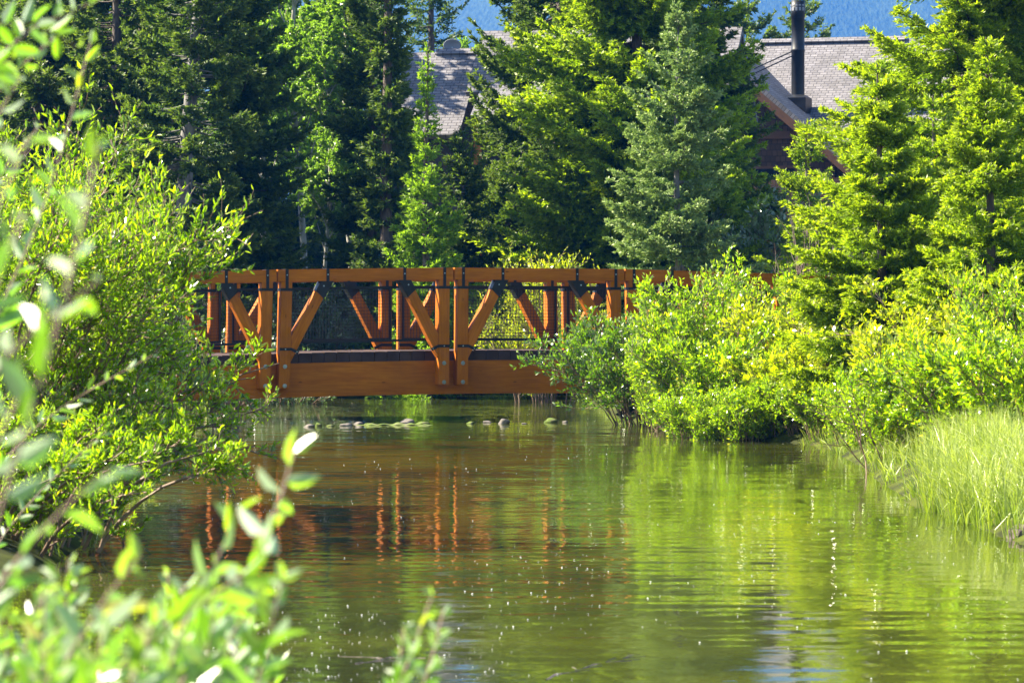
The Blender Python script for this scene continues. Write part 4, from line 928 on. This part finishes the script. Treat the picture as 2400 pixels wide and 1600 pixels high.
# peat clump at foot of the sedge
def lump(name, label, cat, px, py, sx, sy, sz, mt, seed):
    Z = CAMH * F / (py - 750); loc = P(px, py, Z); loc.z = 0; rng = np.random.default_rng(seed); ph = rng.uniform(0, 6, 4)
    bm = bmesh.new(); bmesh.ops.create_icosphere(bm, subdivisions=4, radius=1)
    for v_ in bm.verts:
        c = v_.co; k = 1 + .12 * math.sin(5 * c.x + ph[0]) * math.sin(6 * c.y + ph[1]) + .09 * math.sin(13 * c.x + ph[2]) * math.cos(11 * c.z + ph[3])
        v_.co = Vector((c.x * sx * k, c.y * sy * k, c.z * sz * k))
    tag(bm_obj(name, bm, M[mt], None, Matrix.Translation(loc), smooth=True), label, cat)
lump("root_clump", "reddish brown matted root clump at the foot of the sedge", "root clump", 2285, 1196, .19, .25, .07, 'peat', 3)
lump("log", "dark broken log end in the water at the right edge", "log", 2396, 1262, .11, .2, .10, 'bark', 4)
# floating fluff, leaves and a half sunken branch
rng = np.random.default_rng(12)
n = 3200; py = rng.uniform(1010, 1600, n); px = rng.uniform(330, 2400, n); Zs = CAMH * F / (py - 750); x = (px - 1200) * Zs / F
k = (np.sin(x * 2.1 + Zs * .55) + np.sin(x * .9 - Zs * .31 + 2) + rng.normal(0, .7, n) > .25) & (shore_dist(x, Zs) < -.1) & (rng.uniform(0, 1, n) < np.where(px > 1400, .35, 1.)); x, y = x[k], Zs[k]; n = len(x)
s = rng.uniform(.001, .0024, n) * rng.choice([.7, 1, 1, 1.8], n); a = rng.uniform(0, 3, n)
V = []
for dx, dy in ((-1, -.8), (1, -1), (.8, 1), (-1, .9)): V.append(np.stack([x + s * (dx * np.cos(a) - dy * np.sin(a)), y + s * 1.3 * (dx * np.sin(a) + dy * np.cos(a)), np.full(n, .003)], -1))
top = np.stack([x, y, .003 + s * 1.2], -1)
VV = np.concatenate([np.stack(V, 1), top[:, None]], 1).reshape(-1, 3); i = np.arange(n)[:, None] * 5
Fq = np.concatenate([i + np.array([[0, 1, 4]]), i + np.array([[1, 2, 4]]), i + np.array([[2, 3, 4]]), i + np.array([[3, 0, 4]])])
tag(np_obj("floating_fluff", VV, Fq, M['fluff']), "tiny white seed fluff floating over the pond surface", "seed fluff", kind='stuff')
rng = np.random.default_rng(13)
for lab, a, b in (("dark sunken branch lying under the surface at the bottom centre", (1270, 1590), (1500, 1530)), ("thin dark sunken branch left of the bottom sprig", (830, 1556), (930, 1535))):
    Za, Zc = CAMH * F / (a[1] - 750), CAMH * F / (b[1] - 750); A = P(*a, Za); Bq = P(*b, Zc); A.z = Bq.z = 0
    Pl = np.array([[A.lerp(Bq, t) for t in np.linspace(0, 1, 9)]]); Pl += rng.normal(0, .01, Pl.shape) * np.array([1, 2, 0]); Pl[..., 2] = -.006 + .003 * np.sin(np.arange(9) * 2)
    br, _ = grow(rng, Pl, 8, .2, 1, 20, 50, lambda t, i: .2 + 0 * t, 4, horiz=1.); br[..., 2] = -.001
    V, Fq = merge([tubes(Pl, np.linspace(.010, .005, 9)[None], 6), tubes(br, np.full((len(br), 4), .003), 4)]); tag(np_obj("sunken_branch", V, Fq, M['bark']), lab, "branch")

# ------------------------------------------------------------------ foreground willow shoots, out of focus
def near_shrub(label, seed, shoots, leaf=.066, every=.013):
    rng = np.random.default_rng(seed); e = empty("willow_shoots", (0, 0, 0)); 
    V3, W3, T3 = [], [], []; off = 0; root = None
    for pl, Z, ls in shoots:
        pts = [P(a, b, Z + k * .05) for k, (a, b) in enumerate(pl)]
        g0 = Vector((pts[0].x - .15, pts[0].y - .1, 0)); g0.z = gz(g0.x, g0.y) - .05; g0.z = min(g0.z, pts[0].z - .1)
        root = root or g0
        g0 = root
        cp = np.array([g0, (g0 + pts[0] * 2) / 3] + pts) if pts[0].z - g0.z > .2 else np.array([g0] + pts)
        # resample smooth
        dist = np.concatenate([[0], np.cumsum(np.linalg.norm(np.diff(cp, axis=0), axis=1))]); T = dist[-1]
        tt = np.linspace(0, T, 24); Q = np.stack([np.interp(tt, dist, cp[:, c]) for c in range(3)], -1)
        for _ in range(3): Q[1:-1] = (Q[:-2] + Q[2:] + 2 * Q[1:-1]) / 4
        vis = dist[len(cp) - len(pts)]
        n = int((T - vis) / every); s = np.linspace(vis, T, n) / T + rng.normal(0, .004, n); s = s.clip(0, 1)
        p, Tn = interp(Q[None], np.zeros(n, int), s)
        d = nrm(Tn * .6 + rnd_perp(rng, Tn) * .85 + np.array([0, 0, .1]))
        fr = (s * T - vis) / max(T - vis, .01)
        ln = leaf * ls * rng.uniform(.7, 1.15, n) * (1 - .45 * fr ** 3)
        V, Fq = leaves6(rng, p, d, ln, ln * .36, .2); V3.append(V); W3.append(Fq + off); off += len(V); T3.append(np.repeat(fr ** 2 * rng.uniform(.2, 1, n), 6))
        wv = tubes(Q[None], np.linspace(.005, .0018, 24)[None], 6); shoots_w.append(wv)
    return rng, e, np.concatenate(V3), np.concatenate(W3), np.concatenate(T3), root
def near(label, seed, shoots, **kw):
    global shoots_w
    shoots_w = []
    rng, e, V, Fq, T, root = near_shrub(label, seed, shoots, **kw)
    WM[e.name] = Matrix.Translation(root); e.matrix_world = WM[e.name]
    tag(e, label, "bush", "blurred willow shoots close to the camera")
    np_obj("foliage", V, Fq, M['willownear'], e, wm=Matrix(), attr=T)
    for wV, wF in shoots_w: np_obj("stem", wV, wF, M['twig'], e, wm=Matrix(), smooth=True)
rng = np.random.default_rng(21)
near("blurred willow shoot rising highest left of centre over the brown water", 1, leaf=.085, every=.024, shoots=[
  ([(330, 1720), (470, 1500), (560, 1400), (620, 1320), (650, 1220), (672, 1130), (690, 1060)], 5.2, 1.),
  ([(100, 1720), (230, 1560), (380, 1480), (520, 1400), (640, 1290)], 5.0, 1.), ([(60, 1720), (150, 1500), (260, 1380), (330, 1300)], 4.8, 1.), ([(300, 1720), (420, 1480), (530, 1290), (560, 1200)], 5.4, .9),
  ([(420, 1700), (500, 1560), (560, 1460), (600, 1390)], 5.4, .9)])
sh = []
for q in range(36):
    x0 = rng.uniform(-80, 600); top = rng.uniform(1290, 1520); lean = rng.uniform(-20, 90)
    sh.append(([(x0 - 40, 1760), (x0 + lean * .4, (1700 + top) / 2), (x0 + lean, top)], rng.uniform(4.6, 7.5), rng.uniform(.6, .95)))
near("mass of blurred willow leaves across the bottom left corner", 2, sh, every=.011)
near("blurred small willow sprig at the bottom centre", 3, [([(880, 1700), (955, 1570), (995, 1480), (1012, 1400)], 6.0, .62), ([(900, 1700), (930, 1600), (958, 1520), (948, 1470)], 6.1, .6), ([(940, 1700), (1010, 1590), (1045, 1500), (1040, 1430)], 6.3, .55)], every=.011)
near("less blurred small willow sprig left of the bottom centre one", 4, [([(560, 1720), (610, 1600), (640, 1500)], 9., .75), ([(520, 1720), (560, 1620), (600, 1540)], 9.2, .75), ([(620, 1720), (650, 1600), (655, 1540)], 8.8, .7)], every=.014)
near("very blurred large leaved willow stem rising up the left edge", 5, [
  ([(-60, 1300), (60, 1020), (150, 760), (195, 540), (232, 340)], 3.9, 1.), ([(-120, 900), (20, 790), (170, 700), (230, 660)], 4.1, .9),
  ([(-80, 1400), (100, 1230), (210, 1130), (255, 1100)], 4.6, 1.), ([(-60, 700), (30, 560), (60, 500)], 4.0, .9), ([(-90, 1150), (0, 1020), (60, 900)], 4.2, .9), ([(-60, 480), (30, 420), (70, 330)], 4.6, .8)], every=.030)
near("blurred twig with orange tinted leaves crossing the upper left", 6, [([(-60, 760), (60, 640), (120, 480), (165, 260), (215, 95)], 8., 1.), ([(-60, 420), (40, 350), (90, 300)], 9., .8)], every=.030)
near("blurred twig tips drooping in at the top left corner", 7, [([(-120, 160), (-20, 60), (90, 25), (210, 10)], 7., .9), ([(-100, 60), (0, 90), (30, 140)], 7., .9), ([(-100, 230), (10, 170), (80, 150), (130, 90)], 7.5, .9), ([(-80, 300), (10, 240), (50, 180)], 6.8, .9), ([(-60, -60), (60, -10), (150, 60), (180, 110)], 7.2, .9)], every=.028)
near("soft focus twig pointing right across the left willow below the bridge", 8, [([(-60, 1150), (110, 960), (240, 900), (358, 833)], 11., .9), ([(-40, 1300), (120, 1120), (250, 1010)], 11.5, .8)], every=.03)

# ------------------------------------------------------------------ haze over the valley
V, Fq = box((-2650, -70, -8), (2650, 3500, 530))
hm = bpy.data.materials.new("valley_haze"); hm.use_nodes = True; hn = hm.node_tree; hn.nodes.clear()
ho = hn.nodes.new("ShaderNodeOutputMaterial"); hv = hn.nodes.new("ShaderNodeVolumePrincipled")
hv.inputs['Color'].default_value = (.012, .24, .95, 1); hv.inputs['Density'].default_value = .00015; hv.inputs['Anisotropy'].default_value = .2
hn.links.new(hv.outputs[0], ho.inputs['Volume'])
tag(np_obj("haze", V, Fq, hm), kind='stuff')
